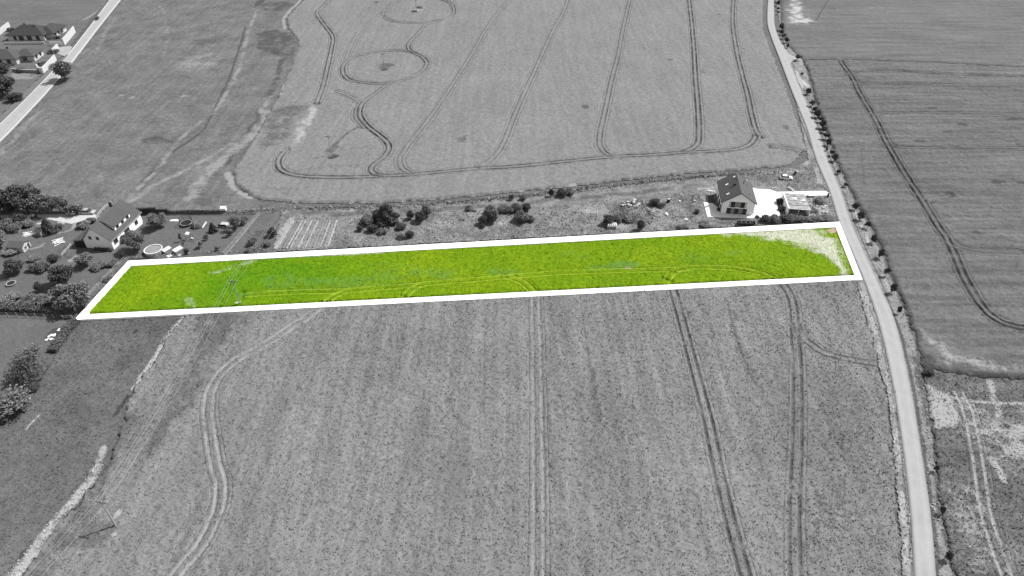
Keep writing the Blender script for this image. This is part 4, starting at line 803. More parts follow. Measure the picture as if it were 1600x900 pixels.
# trampoline with net
def trampoline(label, loc, r, net, hh=.8, mat='mat_black'):
    h = empty('trampoline', label, 'trampoline', loc)
    MB().ring(r - .28, r, hh - .06, hh, 28).build('frame_pad', 'metal_grey', h); MB().disc(r - .29, hh - .05, hh - .02, 28).build('jumping_mat', mat, h)
    for k in range(6):
        t = k * math.pi / 3 + .2; x, y = (r - .1) * math.cos(t), (r - .1) * math.sin(t)
        MB().tube((x, y, 0), (x, y, hh - .07), .05).build('leg', 'metal_grey', h)
        if net: MB().tube((x * 1.05, y * 1.05, 0), (x * 1.05, y * 1.05, hh + 1.9), .045).build('net_pole', 'metal_dark', h)
    if net:
        m = MB()
        for k in range(28):
            t0, t1 = 2 * math.pi * k / 28, 2 * math.pi * (k + 1) / 28
            m.tube((r * math.cos(t0), r * math.sin(t0), hh), (r * math.cos(t0), r * math.sin(t0), hh + 1.8), .03, .03, 4)
            for z in (.6, 1.2, 1.8): m.tube((r * math.cos(t0), r * math.sin(t0), hh + z), (r * math.cos(t1), r * math.sin(t1), hh + z), .03, .03, 4)
        m.build('safety_net', 'mat_black', h)
    return h
trampoline('black trampoline with a tall safety net by the far garden fence', G(292, 351), 1.9, True)
trampoline('low round dark trampoline on the lawn at the lower left garden', G(18, 444), 1.35, False, .45)
# dark play tent dome
o = empty('play_tent', 'dark dome tent standing between the netted trampoline and the swing', 'tent', G(307.5, 355))
m = MB(); V = []; n1, n2 = 5, 12
for i in range(n1):
    p = i / n1 * math.pi / 2; V += [(1.9 * math.cos(p) * math.cos(2 * math.pi * k / n2), 1.5 * math.cos(p) * math.sin(2 * math.pi * k / n2), 1.7 * math.sin(p)) for k in range(n2)]
V.append((0, 0, 1.7)); Fc = [(i * n2 + k, i * n2 + (k + 1) % n2, (i + 1) * n2 + (k + 1) % n2, (i + 1) * n2 + k) for i in range(n1 - 1) for k in range(n2)] + [((n1 - 1) * n2 + k, (n1 - 1) * n2 + (k + 1) % n2, n1 * n2) for k in range(n2)]
m.add(V, Fc).build('fabric', 'roof_slate', o)
for a in (0, math.pi / 2):
    m = MB()
    for k in range(8):
        t0, t1 = math.pi * k / 8, math.pi * (k + 1) / 8
        m.tube((1.95 * math.cos(t0) * math.cos(a), 1.55 * math.cos(t0) * math.sin(a), 1.75 * math.sin(t0)), (1.95 * math.cos(t1) * math.cos(a), 1.55 * math.cos(t1) * math.sin(a), 1.75 * math.sin(t1)), .05, .05, 4)
    m.build('tent_pole', 'metal_grey', o)
# swings
def swing(label, loc, rz, Wd=3.0, Ht=2.4, mat='wood_grey', canopy=True):
    h = empty('swing_set', label, 'swing', loc, rz)
    for s in (-1, 1):
        for q in (-1, 1): MB().tube((s * Wd / 2, q * 1.0, 0), (s * Wd / 2 * .8, 0, Ht), .08).build('leg', mat, h)
    MB().tube((-Wd / 2 * .8, 0, Ht), (Wd / 2 * .8, 0, Ht), .09).build('top_beam', mat, h)
    st = MB().box((0, 0, .5), (.9, .35, .06)).build('seat', 'white_paint', h)
    MB().tube((-.42, 0, .53), (-.42, 0, Ht), .03).tube((.42, 0, .53), (.42, 0, Ht), .03).build('rope', 'mat_black', st)
    if canopy:
        MB().slab([(-1.6, -.9, Ht - .35), (-.2, -.9, Ht - .35), (-.1, 0, Ht + .14), (-1.4, 0, Ht + .14)], .04).build('canopy', 'white_paint', h)
    return h
swing('wooden swing frame with a small white canopy in front of the dark dome tent', G(301, 374), R(-20), 3.4, 2.5)
swing('dark triangular swing frame on the lawn left of the house with the pale yard', G(1086, 315), R(5), 2.4, 2.6, 'wood_dark', False)
# slide
o = empty('slide', 'small white slide right of the dark dome tent', 'slide', G(321, 354), R(60))
MB().slab([(-1.1, -.25, .15), (.9, -.25, 1.3), (.9, .25, 1.3), (-1.1, .25, .15)], .06).build('chute', 'white_paint', o)
for s in (-1, 1): MB().slab([(-1.1, s * .27 - .02, .3), (.9, s * .27 - .02, 1.45), (.9, s * .27 + .02, 1.45), (-1.1, s * .27 + .02, .3)], .2).build('side_rail', 'white_paint', o); MB().tube((1.2, s * .25, 0), (.9, s * .25, 1.3), .05).build('leg', 'metal_grey', o)
# upturned boat under a white tarp
o = empty('covered_boat', 'small white covered boat on the grass by the far fence', 'boat', G(272, 345.5), R(6))
V = []; n1 = 9
for i in range(n1):
    x = -1.6 + 3.2 * i / (n1 - 1); w_ = .62 * math.sqrt(max(0, 1 - (abs(x) / 1.65) ** 2.5)); z = .55 * math.sqrt(max(.02, 1 - (x / 1.65) ** 4))
    V += [(x, -w_, .0), (x, -w_ * .8, z * .7), (x, 0, z), (x, w_ * .8, z * .7), (x, w_, 0)]
Fc = [(i * 5 + k, i * 5 + k + 5, i * 5 + k + 6, i * 5 + k + 1) for i in range(n1 - 1) for k in range(4)] + [(4, 3, 2, 1, 0), tuple(range(40, 45))]
MB().add(V, Fc).build('hull', 'white_paint', o); MB().tube((-1.6, 0, .16), (1.6, 0, .16), .05).build('keel', 'metal_grey', o)
# garden bench with dark seat and sand pit
o = empty('garden_bench', 'low dark garden bench beside the round tree in the far garden', 'bench', G(347, 356), R(-3))
MB().box((0, 0, .45), (2.6, .5, .08)).build('seat', 'mat_black', o); MB().box((0, .3, .8), (2.6, .08, .5)).build('backrest', 'mat_black', o)
for x in (-1.1, 0, 1.1): MB().box((x, 0, .2), (.1, .45, .41)).build('leg', 'wood_dark', o)
o = empty('sandbox', 'pale square sandbox behind the low dark bench', 'sandbox', G(352, 350), R(-3))
for x, y, a, b in ((0, -1.2, 3, .15), (0, 1.2, 3, .15), (-1.42, 0, .15, 2.2), (1.42, 0, .15, 2.2)): MB().box((x, y, .15), (a, b, .3)).build('plank', 'wood_grey', o)
MB().box((0, 0, .06), (2.68, 2.24, .1)).build('sand', 'gravel', o)
# mat / paddling cover by the white house, terrace things, black trailer, pallets
P = GP([(1103, 305), (1114, 305), (1117, 317), (1106, 317)], .3); c = (sum(p[0] for p in P) / 4, sum(p[1] for p in P) / 4)
o = empty('garden_bed_cover', 'dark grey rectangular cover lying at the top of the white terrace', 'cover', c)
MB().prism([(p[0] - c[0], p[1] - c[1]) for p in P], 0, .3).build('cover', 'roof_dark', o); MB().prism([((p[0] - c[0]) * 1.05, (p[1] - c[1]) * 1.05) for p in P], 0, .22).build('frame', 'wood_dark', o)
o = empty('sun_lounger', 'grey sun lounger on the sunny left strip of the terrace', 'lounger', (*G(1104.5, 324), .25), R(30))
MB().box((0, 0, .3), (1.3, .6, .1)).build('seat', 'metal_grey', o); MB().box((.8, 0, .45), (.6, .6, .08), 0, 0, -.5).build('backrest', 'metal_grey', o)
for x in (-.5, .5):
    for y in (-.25, .25): MB().box((x, y, .13), (.06, .06, .26)).build('leg', 'metal_grey', o)
o = empty('black_trailer', 'long black slatted trailer on the grass in front of the white house', 'trailer', G(1165, 351.5), R(-3))
MB().box((0, 0, .55), (5.6, 1.3, .12)).build('floor', 'mat_black', o)
for y in (-.65, .65):
    for z in (.75, 1.05): MB().box((0, y, z), (5.6, .06, .2)).build('side_slat', 'mat_black', o)
for x in (-2.8, 2.8): MB().box((x, 0, .9), (.06, 1.24, .6)).build('end_board', 'mat_black', o)
for x in (-1.4, 0, 1.4): MB().box((x, 0, .95), (.08, 1.2, .08)).build('cross_bar', 'metal_grey', o)
for x in (-.6, .6):
    for y in (-.75, .75): MB().tube((x, y - .08, .33), (x, y + .08, .33), .33, .33, 12).build('wheel', 'rubber', o)
MB().tube((-2.8, 0, .5), (-4.2, 0, .45), .06).build('drawbar', 'metal_dark', o)
o = empty('pallet_stack', 'stack of pale pallets with bricks at the left foot of the weedy mound', 'pallets', G(956, 355.5), R(0))
for k in range(3):
    for y in (-.9, 0, .9): MB().box((0, y, .12 + k * .42), (3.0, .22, .14)).build('bearer', 'wood_grey', o)
    for x in np.linspace(-1.4, 1.4, 6): MB().box((x, 0, .23 + k * .42), (.34, 2.1, .05)).build('board', 'wood_pale', o)
for x in np.linspace(-1.2, 1.2, 5):
    for y in (-.6, 0, .6): MB().box((x, y, 1.28), (.3, .4, .28)).build('brick', 'white_paint', o)
def barrel(label, loc, r, hh, mat, lid=True):
    o = empty('barrel', label, 'barrel', loc); MB().tube((0, 0, 0), (0, 0, hh), r * .9, r, 14).build('drum', mat, o)
    if lid: MB().tube((0, 0, hh), (0, 0, hh + .08), r * 1.04, r, 14).build('lid', 'metal_grey', o)
barrel('dark barrel with pale lid at the right end of the weedy mound', G(1044, 316), .55, 1.3, 'mat_black')
barrel('tiny white drum on the track between mound and swing', G(1062, 315.5), .3, .5, 'white_paint', False)
def rocks(name, label, cat, loc, n, r, mat='stone', sc=.35):
    h = empty(name, label, cat, loc)
    for k in range(n):
        a = random.uniform(0, 6.28); q = r * math.sqrt(random.random()); bm = bmesh.new(); bmesh.ops.create_icosphere(bm, subdivisions=1, radius=1)
        s = sc * random.uniform(.6, 1.3)
        for v in bm.verts: v.co = v.co * random.uniform(.75, 1.15)
        me = bpy.data.meshes.new('stone'); bm.to_mesh(me); bm.free(); me.materials.append(M[mat]); x = link(bpy.data.objects.new('stone', me), h)
        x.location = (q * math.cos(a), q * math.sin(a), s * .35); x.scale = (s * 1.2, s, s * .7); x.rotation_euler = (0, 0, a)
    return h
rocks('rock_pile', 'heap of pale rocks with bushes inside the uppermost looping wheel track', 'rocks', G(652, 17), 26, 2.6, 'stone', .7)
rocks('rubble_pile', 'white rubble lying in the dark hole of the lower left garden', 'rubble', G(81, 528), 9, 1.3, 'white_paint', .45)
rocks('rubble_pile', 'few white stones above the dark hole beside the clipped hedge', 'rubble', G(94, 516), 5, .9, 'white_paint', .3)
rocks('rock_pile', 'pale stones on top of the weedy mound', 'rocks', (*G(990, 321), .8), 10, 2.2, 'stone', .6)
rocks('rock_pile', 'row of pale boulders at the upper left of the weedy mound', 'rocks', (*G(978, 321), .3), 8, 1.8, 'stone', .5)
rocks('rubble_pile', 'small white rubble heap right of the weedy mound', 'rubble', G(1040, 335), 4, .6, 'white_paint', .45)
rocks('rubble_pile', 'small white rubble heap below the dark lawn shrub left of the terrace', 'rubble', G(1071, 343), 4, .6, 'white_paint', .4)
rocks('rock_pile', 'grey boulder on the grass below the white hatchback', 'rocks', G(1237, 297), 4, 1.1, 'stone', .75)
rocks('rubble_pile', 'pale gravel rubble left of the black slatted trailer', 'rubble', G(1147, 351), 7, .9, 'stone', .35)
rocks('rock_pile', 'scattered stones along the upper edge of the pale driveway', 'rocks', G(1213, 297), 8, 1.8, 'stone', .35)
rocks('rock_pile', 'scattered broken stones on the rubble ground beside the garage', 'rocks', G(1276, 325), 22, 4.2, 'stone', .5)
o = empty('gate_post', 'dark post at the corner of the driveway and the country road', 'post', G(1293, 308)); MB().box((0, 0, .8), (.5, .4, 1.6)).build('post', 'mat_black', o); MB().box((0, 0, 1.64), (.6, .5, .08)).build('cap', 'metal_grey', o)
o = empty('waste_skip', 'low pale skip on the grass above the rubble ground', 'skip', G(1267, 307.5), R(-4))
MB().box((0, 0, .35), (2.0, 1.0, .7), taper=1.15).build('box', 'metal_grey', o); MB().box((0, 0, .72), (2.2, 1.1, .06)).build('rim', 'white_paint', o)
o = empty('marker_post', 'tiny white marker post standing alone in the upper left meadow', 'post', G(173, 101)); MB().tube((0, 0, 0), (0, 0, 1.6), .12).build('post', 'white_paint', o); MB().box((0, 0, 1.75), (.45, .1, .4)).build('plate', 'white_paint', o)
o = empty('marker_post', 'thin pale stake in the rough grass between the two large round bushes', 'post', G(869, 306)); MB().tube((0, 0, 0), (0, 0, 1.8), .08).build('post', 'wood_pale', o)
planks('pile_of_slats', 'scattered pale slats on the grass behind the garden play frame', 'slats', G(1112, 299), R(-10), 5, 2.6, .18, 'white_paint')
# ================================================================ FENCES AND HEDGES
def fence(label, pts, step, hh, mat='wood_grey', wires=2, r=.05, name='fence', group=None, rail=False):
    P = SP(pts, 1.0) if len(pts) > 2 else GP(pts); o = empty(name, label, 'fence', P[0]); c = P[0]; P = [Vector((p[0] - c[0], p[1] - c[1], 0)) for p in P]
    pos = [P[0]]; acc = 0
    for a, b in zip(P, P[1:]):
        L_ = (b - a).length; t = step - acc
        while t < L_: pos.append(a + (b - a) * t / L_); t += step
        acc = (acc + L_) % step
    pos.append(P[-1]); me = None
    for p in pos:
        if me is None: x = MB().box((0, 0, hh / 2), (r * 2, r * 2, hh)).build('post', mat, o); me = x.data
        else: x = link(bpy.data.objects.new('post', me), o)
        x.location = p
    for k in range(wires):
        z = hh * (k + 1) / (wires + .2); m = MB()
        for a, b in zip(pos, pos[1:]):
            if (b - a).length > .05: m.tube((a.x, a.y, z), (b.x, b.y, z), .07 if rail else .025, None, 4)
        m.build('rail' if rail else 'wire', mat, o)
    return o
fence('wire fence with pale posts along the left end of the outlined plot', [(196, 405), (165, 437), (143, 460), (118, 487)], 3.5, 1.3, 'wood_pale', 3, .06)
fence('straight pale fence climbing beside the sandbox lawn', [(351, 397), (372, 373), (405, 335)], 2.6, 1.2, 'wood_pale', 2, .05)
fence('low plank fence along the far side of the garden lawn', [(263, 336), (300, 335.5), (345, 335.5), (405, 334.5)], 2.5, 1.0, 'wood_dark', 2, .06, rail=True)
fence('mesh fence below the long clipped hedge in the lower left', [(-30, 493), (0, 494.5), (50, 496), (115, 500)], 2.6, 1.5, 'wood_grey', 3, .07)
fence('short pale fence between carport and lower garden', [(97, 401), (104, 393), (112, 384)], 2.0, 1.0, 'wood_pale', 2, .06, rail=True)
fence('garden fence climbing behind the garden house beside the parked estate car', [(151, 345), (158, 334), (166, 326), (175, 319)], 2.2, 1.3, 'wood_pale', 2, .07, rail=True)
fence('dark field edge fence behind the upper left meadow shrubs', [(0, 401), (40, 403), (95, 404)], 3, 1.0, 'wood_dark', 1, .05)
# foliage
def quads(C, size, rr, flat=.0, up=0.):
    """leaf faces: one small quad at each centre, random tilt"""
    n = len(C); a = rr.normal(size=(n, 3)); a[:, 2] *= (1 - flat); a /= np.linalg.norm(a, axis=1)[:, None] + 1e-9
    b = rr.normal(size=(n, 3)); b[:, 2] += up; b -= (a * b).sum(1)[:, None] * a; b /= np.linalg.norm(b, axis=1)[:, None] + 1e-9
    s = np.asarray(size).reshape(-1, 1) * (.6 + .8 * rr.random((n, 1)))
    V = np.stack([C - a * s * .5 - b * s * .1, C + b * s * .5 * (1 + up), C + a * s * .5 - b * s * .1, C - b * s * .55], 1).reshape(-1, 3)
    return V, np.arange(4 * n).reshape(n, 4)
def mk_tree(kind, seed, n=1500, lf=.075, mat='leaf_mid'):
    """unit tree: height 1, crown radius ~.5; returns trunk and crown meshes"""
    rr = np.random.default_rng(seed); m = MB(); C = []
    if kind in ('broad', 'bush', 'sapling'):
        z0 = {'broad': .18, 'bush': .0, 'sapling': .25}[kind]; cz = (1 + z0) / 2; hz = (1 - z0) / 2
        nc = 26 if kind != 'sapling' else 12
        cc = []
        for k in range(nc):
            d = rr.normal(size=3); d /= np.linalg.norm(d); q = rr.random() ** .4 * .78
            rad = .42 * (1 - .25 * rr.random()); cc.append((d[0] * rad * q * 1.15, d[1] * rad * q * 1.15, cz + d[2] * hz * q * (.95 if kind != 'bush' else .8)))
        cc = np.array(cc)
        for c in cc:
            k = n // nc; d = rr.normal(size=(k, 3)); d /= np.linalg.norm(d, axis=1)[:, None]; rad = (.12 + .08 * rr.random()) * (1.25 if kind == 'bush' else 1)
            C.append(c + d * rad * (.55 + .55 * rr.random((k, 1))) * np.array([1, 1, .8]))
        C = np.concatenate(C); C[:, 2] = np.maximum(C[:, 2], .03)
        m.tube((0, 0, 0), (.01, .01, cz), .028, .014, 6)
        for c in cc[:9]: m.tube((0, 0, z0 * .8 + .08 + .1 * rr.random()), tuple(c), .012, .004, 4)
        V, Fc = quads(C, lf, rr)
    elif kind == 'cone':
        k = n; z = rr.random(k) ** .8; r_ = .34 * (1 - z) ** .7 * (.75 + .35 * rr.random(k)) + .02; t = rr.random(k) * 6.28
        bump_ = 1 + .18 * np.sin(t * 5 + z * 11)
        C = np.stack([r_ * bump_ * np.cos(t), r_ * bump_ * np.sin(t), z * .97 + .02], 1); m.tube((0, 0, 0), (0, 0, .95), .03, .006, 6)
        for q in range(8): m.tube((0, 0, .1 + q * .09), (.2 * math.cos(q * 2.4), .2 * math.sin(q * 2.4), .14 + q * .09), .01, .004, 4)
        V, Fc = quads(C, lf, rr)
    elif kind == 'weeping':
        P = []
        for q in range(80):
            t = rr.random() * 6.28; r1 = .12 + .38 * rr.random(); top = .80 + .18 * rr.random() - r1 * .35
            for s in np.linspace(0, 1, 30):
                a = min(s * 2.2, 1); z = top - .05 * (1 - a) if s < .45 else top - (s - .45) / .55 * (top - .06) * (.6 + .4 * rr.random())
                P.append((r1 * a * math.cos(t) + rr.normal() * .014, r1 * a * math.sin(t) + rr.normal() * .014, z + rr.normal() * .012))
        C = np.array(P); m.tube((0, 0, 0), (0, 0, .85), .04, .02, 6)
        for q in range(8): m.tube((0, 0, .6), (.3 * math.cos(q * .8), .3 * math.sin(q * .8), .8), .015, .005, 4)
        V, Fc = quads(C, lf, rr, .3, -.8)
    elif kind == 'spray':
        P = []
        for q in range(200):
            t = rr.random() * 6.28; lean = rr.random() ** .6 * .6; L_ = .7 + .4 * rr.random()
            for s in np.linspace(.05, 1, 13):
                b = lean * (s + .7 * s * s) * .6; P.append((b * L_ * math.cos(t) + rr.normal() * .012, b * L_ * math.sin(t) + rr.normal() * .012, L_ * s * (1 - .35 * lean * s)))
        C = np.array(P); m.tube((0, 0, 0), (0, 0, .3), .04, .03, 6); V, Fc = quads(C, lf, rr, 0, .8)
        for q in range(6): m.tube((0, 0, .05), (.3 * math.cos(q), .3 * math.sin(q), .6), .012, .004, 4)
    me = bpy.data.meshes.new('crown'); me.vertices.add(len(V)); me.vertices.foreach_set('co', V.astype(np.float32).ravel())
    me.loops.add(Fc.size); me.loops.foreach_set('vertex_index', Fc.astype(np.int32).ravel()); me.polygons.add(len(Fc)); me.polygons.foreach_set('loop_start', np.arange(0, Fc.size, 4, dtype=np.int32)); me.update(calc_edges=True)
    me.materials.append(M[mat])
    mt = bpy.data.meshes.new('trunk'); mt.from_pydata(m.V, [], m.F); mt.materials.append(M['bark']); return mt, me
TK = {}
for i, (k, seed, n_, lf, mt_) in enumerate([('broad', 1, 6200, .052, 'leaf_mid'), ('broad', 2, 6200, .052, 'leaf_dark'), ('bush', 3, 4600, .068, 'leaf_mid'), ('bush', 4, 4600, .068, 'leaf_dark'), ('bush', 5, 4000, .068, 'leaf_light'),
        ('cone', 6, 2600, .08, 'leaf_dark'), ('weeping', 7, 0, .055, 'leaf_dark'), ('spray', 8, 0, .055, 'leaf_mid'), ('sapling', 9, 500, .10, 'leaf_mid'), ('sapling', 10, 420, .13, 'leaf_dark'), ('broad', 11, 6200, .052, 'leaf_light'), ('broad', 12, 1500, .10, 'leaf_dark')]):
    TK[('oak', 'oakd', 'bush', 'bushd', 'bushl', 'cone', 'weep', 'spray', 'sap', 'sapd', 'oakl', 'verge')[i]] = mk_tree(k, seed, n_, lf, mt_)
def tree(kind, px, py, wpx, hm, label, cat='tree', name=None, group=None, z=0):
    """px, py: foot of the trunk in the photograph; wpx: crown width in photo pixels; hm: height in metres"""
    mt, me = TK[kind]; x, y = G(px, py, z); sc = (G(px + 10, py)[0] - G(px, py)[0]) / 10; wd = wpx * sc * 1.14
    o = empty(name or ('bush' if 'bush' in kind or kind in ('spray',) else 'tree'), label, cat, (x, y, z - .05), random.uniform(0, 6.28), group)
    wz = wd / {'cone': .72, 'weep': 1.0, 'spray': .95, 'sap': .9, 'sapd': .9}.get(kind, 1.02)
    a = link(bpy.data.objects.new('trunk', mt), o); b = link(bpy.data.objects.new('crown', me), o)
    for q in (a, b): q.scale = (wz, wz * random.uniform(.9, 1.1), hm)
    return o
T = tree
# far left big trees and bushes behind the gravel lane
T('oakd', 46, 334, 50, 10.5, 'tall dark tree with pointed crown behind the gravel lane at the left edge')
T('oakd', 5, 336, 46, 9.5, 'dark tree cut by the left edge of the frame above the hut')
T('oakd', 30, 333, 34, 7.5, 'dark tree filling the gap between the tall pointed tree and the edge tree')
T('oak', 62, 334, 32, 7.5, 'mid grey tree on the right shoulder of the tall pointed tree')
T('oak', 82, 332, 32, 6.5, 'light feathery tree at the middle of the lane hedge')
T('oak', 100, 332, 28, 6.2, 'light feathery tree nearest the round bush of the lane hedge')
T('bush', 118, 333.5, 24, 4.4, 'round dark bush at the end of the lane hedge beside the estate car', 'bush')
T('bushd', 33, 346, 22, 3.6, 'dark bush just left of the start of the gravel lane', 'bush')
T('bush', 48, 342, 14, 2.0, 'low bush at the very start of the gravel lane', 'bush')
T('bush', 10, 356, 28, 3.0, 'broad bush below the flat roofed hut', 'bush')
T('bush', 29, 358, 24, 2.6, 'low bush between the hut and the pale board bundle', 'bush')
T('bush', 45, 352, 18, 2.2, 'low bush right of the flat roofed hut', 'bush')
T('oak', 2, 385, 30, 5.5, 'leafy tree at the left edge touching the wooden shed', )
T('cone', 78, 364, 17, 5.0, 'slim dark conical tree beside the grey cabin')
T('bush', 89, 360, 18, 2.8, 'dark bush on the right foot of the conical tree', 'bush')
T('bushl', 134, 355, 17, 2.4, 'flowering shrub against the back of the carport', 'bush')
T('bush', 144, 348, 14, 2.0, 'small flowering shrub at the rear wall of the garden house', 'bush')
T('bushd', 126, 356, 9, 2.2, 'small dark conifer bush left of the flowering shrub', 'bush')
# by the house
T('oak', 214, 390, 35, 6.6, 'round leafy tree in front of the white sun terrace')
T('bushd', 196, 377, 14, 2.4, 'dark shrub between garden house wall and the round leafy tree', 'bush')
T('oak', 247, 355, 31, 5.0, 'spreading tree with clear shadow on the upper lawn')
T('oak', 369, 358, 22, 5.0, 'round tree beside the sandbox lawn')
T('bush', 382, 349, 14, 2.8, 'low leafy bush on the right of the round sandbox tree', 'bush')
T('cone', 334, 362, 11, 3.3, 'small dark cone shaped shrub left of the low bench')
T('sap', 360, 369, 13, 3.0, 'thin young tree below the round sandbox tree')
T('sap', 324, 375, 11, 2.6, 'thin young tree on the lawn right of the swing')
T('sap', 315, 387, 12, 2.8, 'thin young tree in the middle of the lower lawn')
T('sap', 340, 392, 10, 2.2, 'thin young tree nearest the pale climbing fence')
T('bushd', 292, 396, 9, 2.0, 'small dark shrub right of the white planks', 'bush')
T('sap', 284, 377, 6, 3.4, 'very thin pale sapling left of the swing')
T('sap', 287, 384, 5, 2.2, 'tiny pale sapling on the lawn above the cold frames')
T('bushd', 427, 369, 14, 3.2, 'dark ragged bush left of the vegetable strips', 'bush')
T('bush', 396, 382, 15, 2.6, 'ragged shrub in the weedy plot right of the climbing fence', 'bush')
T('bush', 418, 383, 13, 2.0, 'low ragged shrub below the dark ragged bush', 'bush')
T('bush', 391, 392, 14, 1.4, 'lowest scrubby bush of the weedy plot next to the outline', 'bush')
# dark thuja row and clipped hedges
THL = ['leftmost dark thuja of the row, touching the garden house roof'] + ['%s thuja from the garden house in the dark row above the lawn' % q for q in ('second', 'third', 'fourth', 'fifth', 'sixth', 'seventh', 'eighth')] + ['last tall thuja of the dark row before the lower ones', 'first of the five lower thujas right of the tall ones', 'second of the five lower thujas above the spreading tree', 'middle one of the five lower thujas above the spreading tree', 'fourth of the five lower thujas above the spreading tree', 'rightmost low thuja, where the low hedge strip begins']
for i, x in enumerate(np.linspace(217, 262, 14)):
    T('cone', x, 335.5 - .04 * (x - 217), 5.2, 2.7 if i < 9 else 1.9, THL[i], 'conifer', 'thuja', 'row of thujas above the lawn')
def hedge(label, pts, wd, hh, mat='leaf_hedge', dens=26, name='hedge', lf=.30, cat='hedge', kind=None):
    P = SP(pts, 1.0) if len(pts) > 2 else GP(pts); c = P[0]; C = []
    for a, b in zip(P, P[1:]):
        L_ = math.hypot(b[0] - a[0], b[1] - a[1]); k = int(L_ * (wd + 2 * hh) * dens) + 1; nx, ny = -(b[1] - a[1]) / L_, (b[0] - a[0]) / L_
        t = rng.random(k); u = rng.random(k) * (wd + 2 * hh); s = np.where(u < hh, -wd / 2, np.where(u > hh + wd, wd / 2, u - hh - wd / 2)); z = np.where(u < hh, u, np.where(u > hh + wd, wd + 2 * hh - u, hh))
        s = s + rng.normal(size=k) * .09; z = z + rng.normal(size=k) * .10
        C.append(np.stack([a[0] - c[0] + (b[0] - a[0]) * t + nx * s, a[1] - c[1] + (b[1] - a[1]) * t + ny * s, np.maximum(z, .05)], 1))
    V, Fc = quads(np.concatenate(C), lf, rng)
    o = empty(name, label, cat, c); mesh_obj('foliage', V, Fc, mat, o)
    m = MB()
    for i in range(0, len(P) - 1):
        a, b = P[i], P[i + 1]; m.box(((a[0] + b[0]) / 2 - c[0], (a[1] + b[1]) / 2 - c[1], hh * .45), (math.hypot(b[0] - a[0], b[1] - a[1]) * 1.02, wd * .8, hh * .85), math.atan2(b[1] - a[1], b[0] - a[0]))
    m.build('branches', 'leaf_dark', o); return o
hedge('long clipped hedge with a mesh fence at the lower left edge', [(-30, 485), (0, 486), (50, 488), (94, 491)], 1.7, 1.9)
hedge('low dark hedge stub where the clipped hedge meets the outline corner', [(95, 495), (114, 498)], 1.2, .8, 'leaf_dark')
hedge('diagonal clipped hedge running down from the outline corner to the weeping tree', [(117, 503), (100, 526), (82, 551)], 2.2, 1.1)
hedge('low dark hedge strip behind the netted trampoline', [(262, 333.5), (300, 333), (345, 333)], .7, .9, 'leaf_dark')
hedge('low shrubby border under the front gable of the garden house', [(148, 390), (176, 392.5)], .8, .6, 'leaf_dark')
# lower left garden
T('bushd', 26, 427, 26, 5.0, 'dark upright bush left in the lower garden with long shadow', 'bush')
T('bushl', 17, 396, 22, 2.0, 'pale low shrub below the wooden shed', 'bush')
T('bush', 57, 421, 20, 3.0, 'left half of the twin round bushes in the lower garden', 'bush')
T('bush', 71, 422, 20, 3.0, 'right half of the twin round bushes in the lower garden', 'bush')
T('bushd', 85, 408, 16, 2.4, 'small round bush above the large dark garden tree', 'bush')
T('bushl', 55, 406, 18, 1.6, 'pale straggly shrub above the twin bushes', 'bush')
T('oakd', 104, 442, 38, 6.5, 'large dark round tree in the middle of the lower garden')
T('oak', 113, 482, 46, 8.0, 'largest leafy tree, left crown of the pair by the outline corner')
T('oak', 133, 477, 40, 7.6, 'tall leafy tree, right crown of the pair by the outline corner')
T('oak', 136, 416, 29, 4.4, 'leafy round tree under the gable of the garden house')
T('bush', 158, 418, 24, 2.0, 'low spreading bush right of the tree under the gable', 'bush')
T('bush', 178, 414, 16, 1.8, 'low bush beside the fence at the plot corner', 'bush')
T('bushd', 194, 404, 10, 2.6, 'small dark shrub exactly at the upper left outline corner', 'bush')
T('bush', 168, 436, 18, 1.2, 'faint low shrub on the slope left of the wire fence', 'bush')
T('bushd', 64, 455, 13, 3.4, 'little dark tree with a shadow in the open lawn of the lower garden')
T('bush', 50, 479, 32, 3.6, 'bushy shrub directly above the clipped hedge', 'bush')
T('bush', 76, 476, 28, 3.4, 'lighter bushy shrub between the hedge shrub and the largest tree', 'bush')
T('bushl', 16, 472, 26, 2.4, 'pale thin shrub left above the clipped hedge', 'bush')
T('bushl', 28, 465, 14, 1.6, 'tiny pale shrub touching the thin shrub above the hedge', 'bush')
T('weep', 48, 590, 50, 5.8, 'dark weeping tree at the foot of the diagonal hedge')
T('spray', 50, 556, 32, 2.6, 'fan shaped low juniper behind the weeping tree', 'bush')
T('spray', 24, 640, 50, 4.2, 'pale arching shrub below the weeping tree at the left edge', 'bush')
T('bushd', 0, 655, 40, 2.6, 'dark bush cut by the left edge below the arching shrub', 'bush')
T('bushd', 56, 608, 16, 1.6, 'small dark bush right of the arching shrub', 'bush')
# top left
T('oak', 103, 126, 36, 9.5, 'large roadside tree throwing its shadow on the main road at the top left')
T('oakd', 6, 150, 46, 9.0, 'big dark tree at the left edge above the main road')
T('bushd', 24, 158, 22, 4.0, 'dark bush on the road side of the big edge tree', 'bush')
T('bushd', 6, 112, 24, 4.5, 'dark round bush in the garden of the lower bungalow', 'bush')
T('bush', 84, 82, 16, 2.2, 'small shrub between the white gate wall and the lower bungalow', 'bush')
T('bushd', 33, 112, 14, 1.8, 'clipped dark shrub beside the low grey wall', 'bush')
T('bush', 94, 53, 10, 2.2, 'small shrub at the right end of the upper bungalow', 'bush')
T('bush', 90, 60, 10, 2.0, 'small shrub beside the patio of the upper bungalow', 'bush')
T('bush', 18, 48, 10, 2.0, 'tiny shrub left of the upper bungalow roof', 'bush')
T('bush', 66, 100, 14, 1.6, 'low flower shrub in front of the lower bungalow', 'bush')
T('bushl', 655, 14, 9, 1.8, 'bush on the right of the rock heap inside the uppermost loop', 'bush')
T('bush', 648, 20, 9, 1.6, 'dark bush on the near side of the rock heap inside the uppermost loop', 'bush')
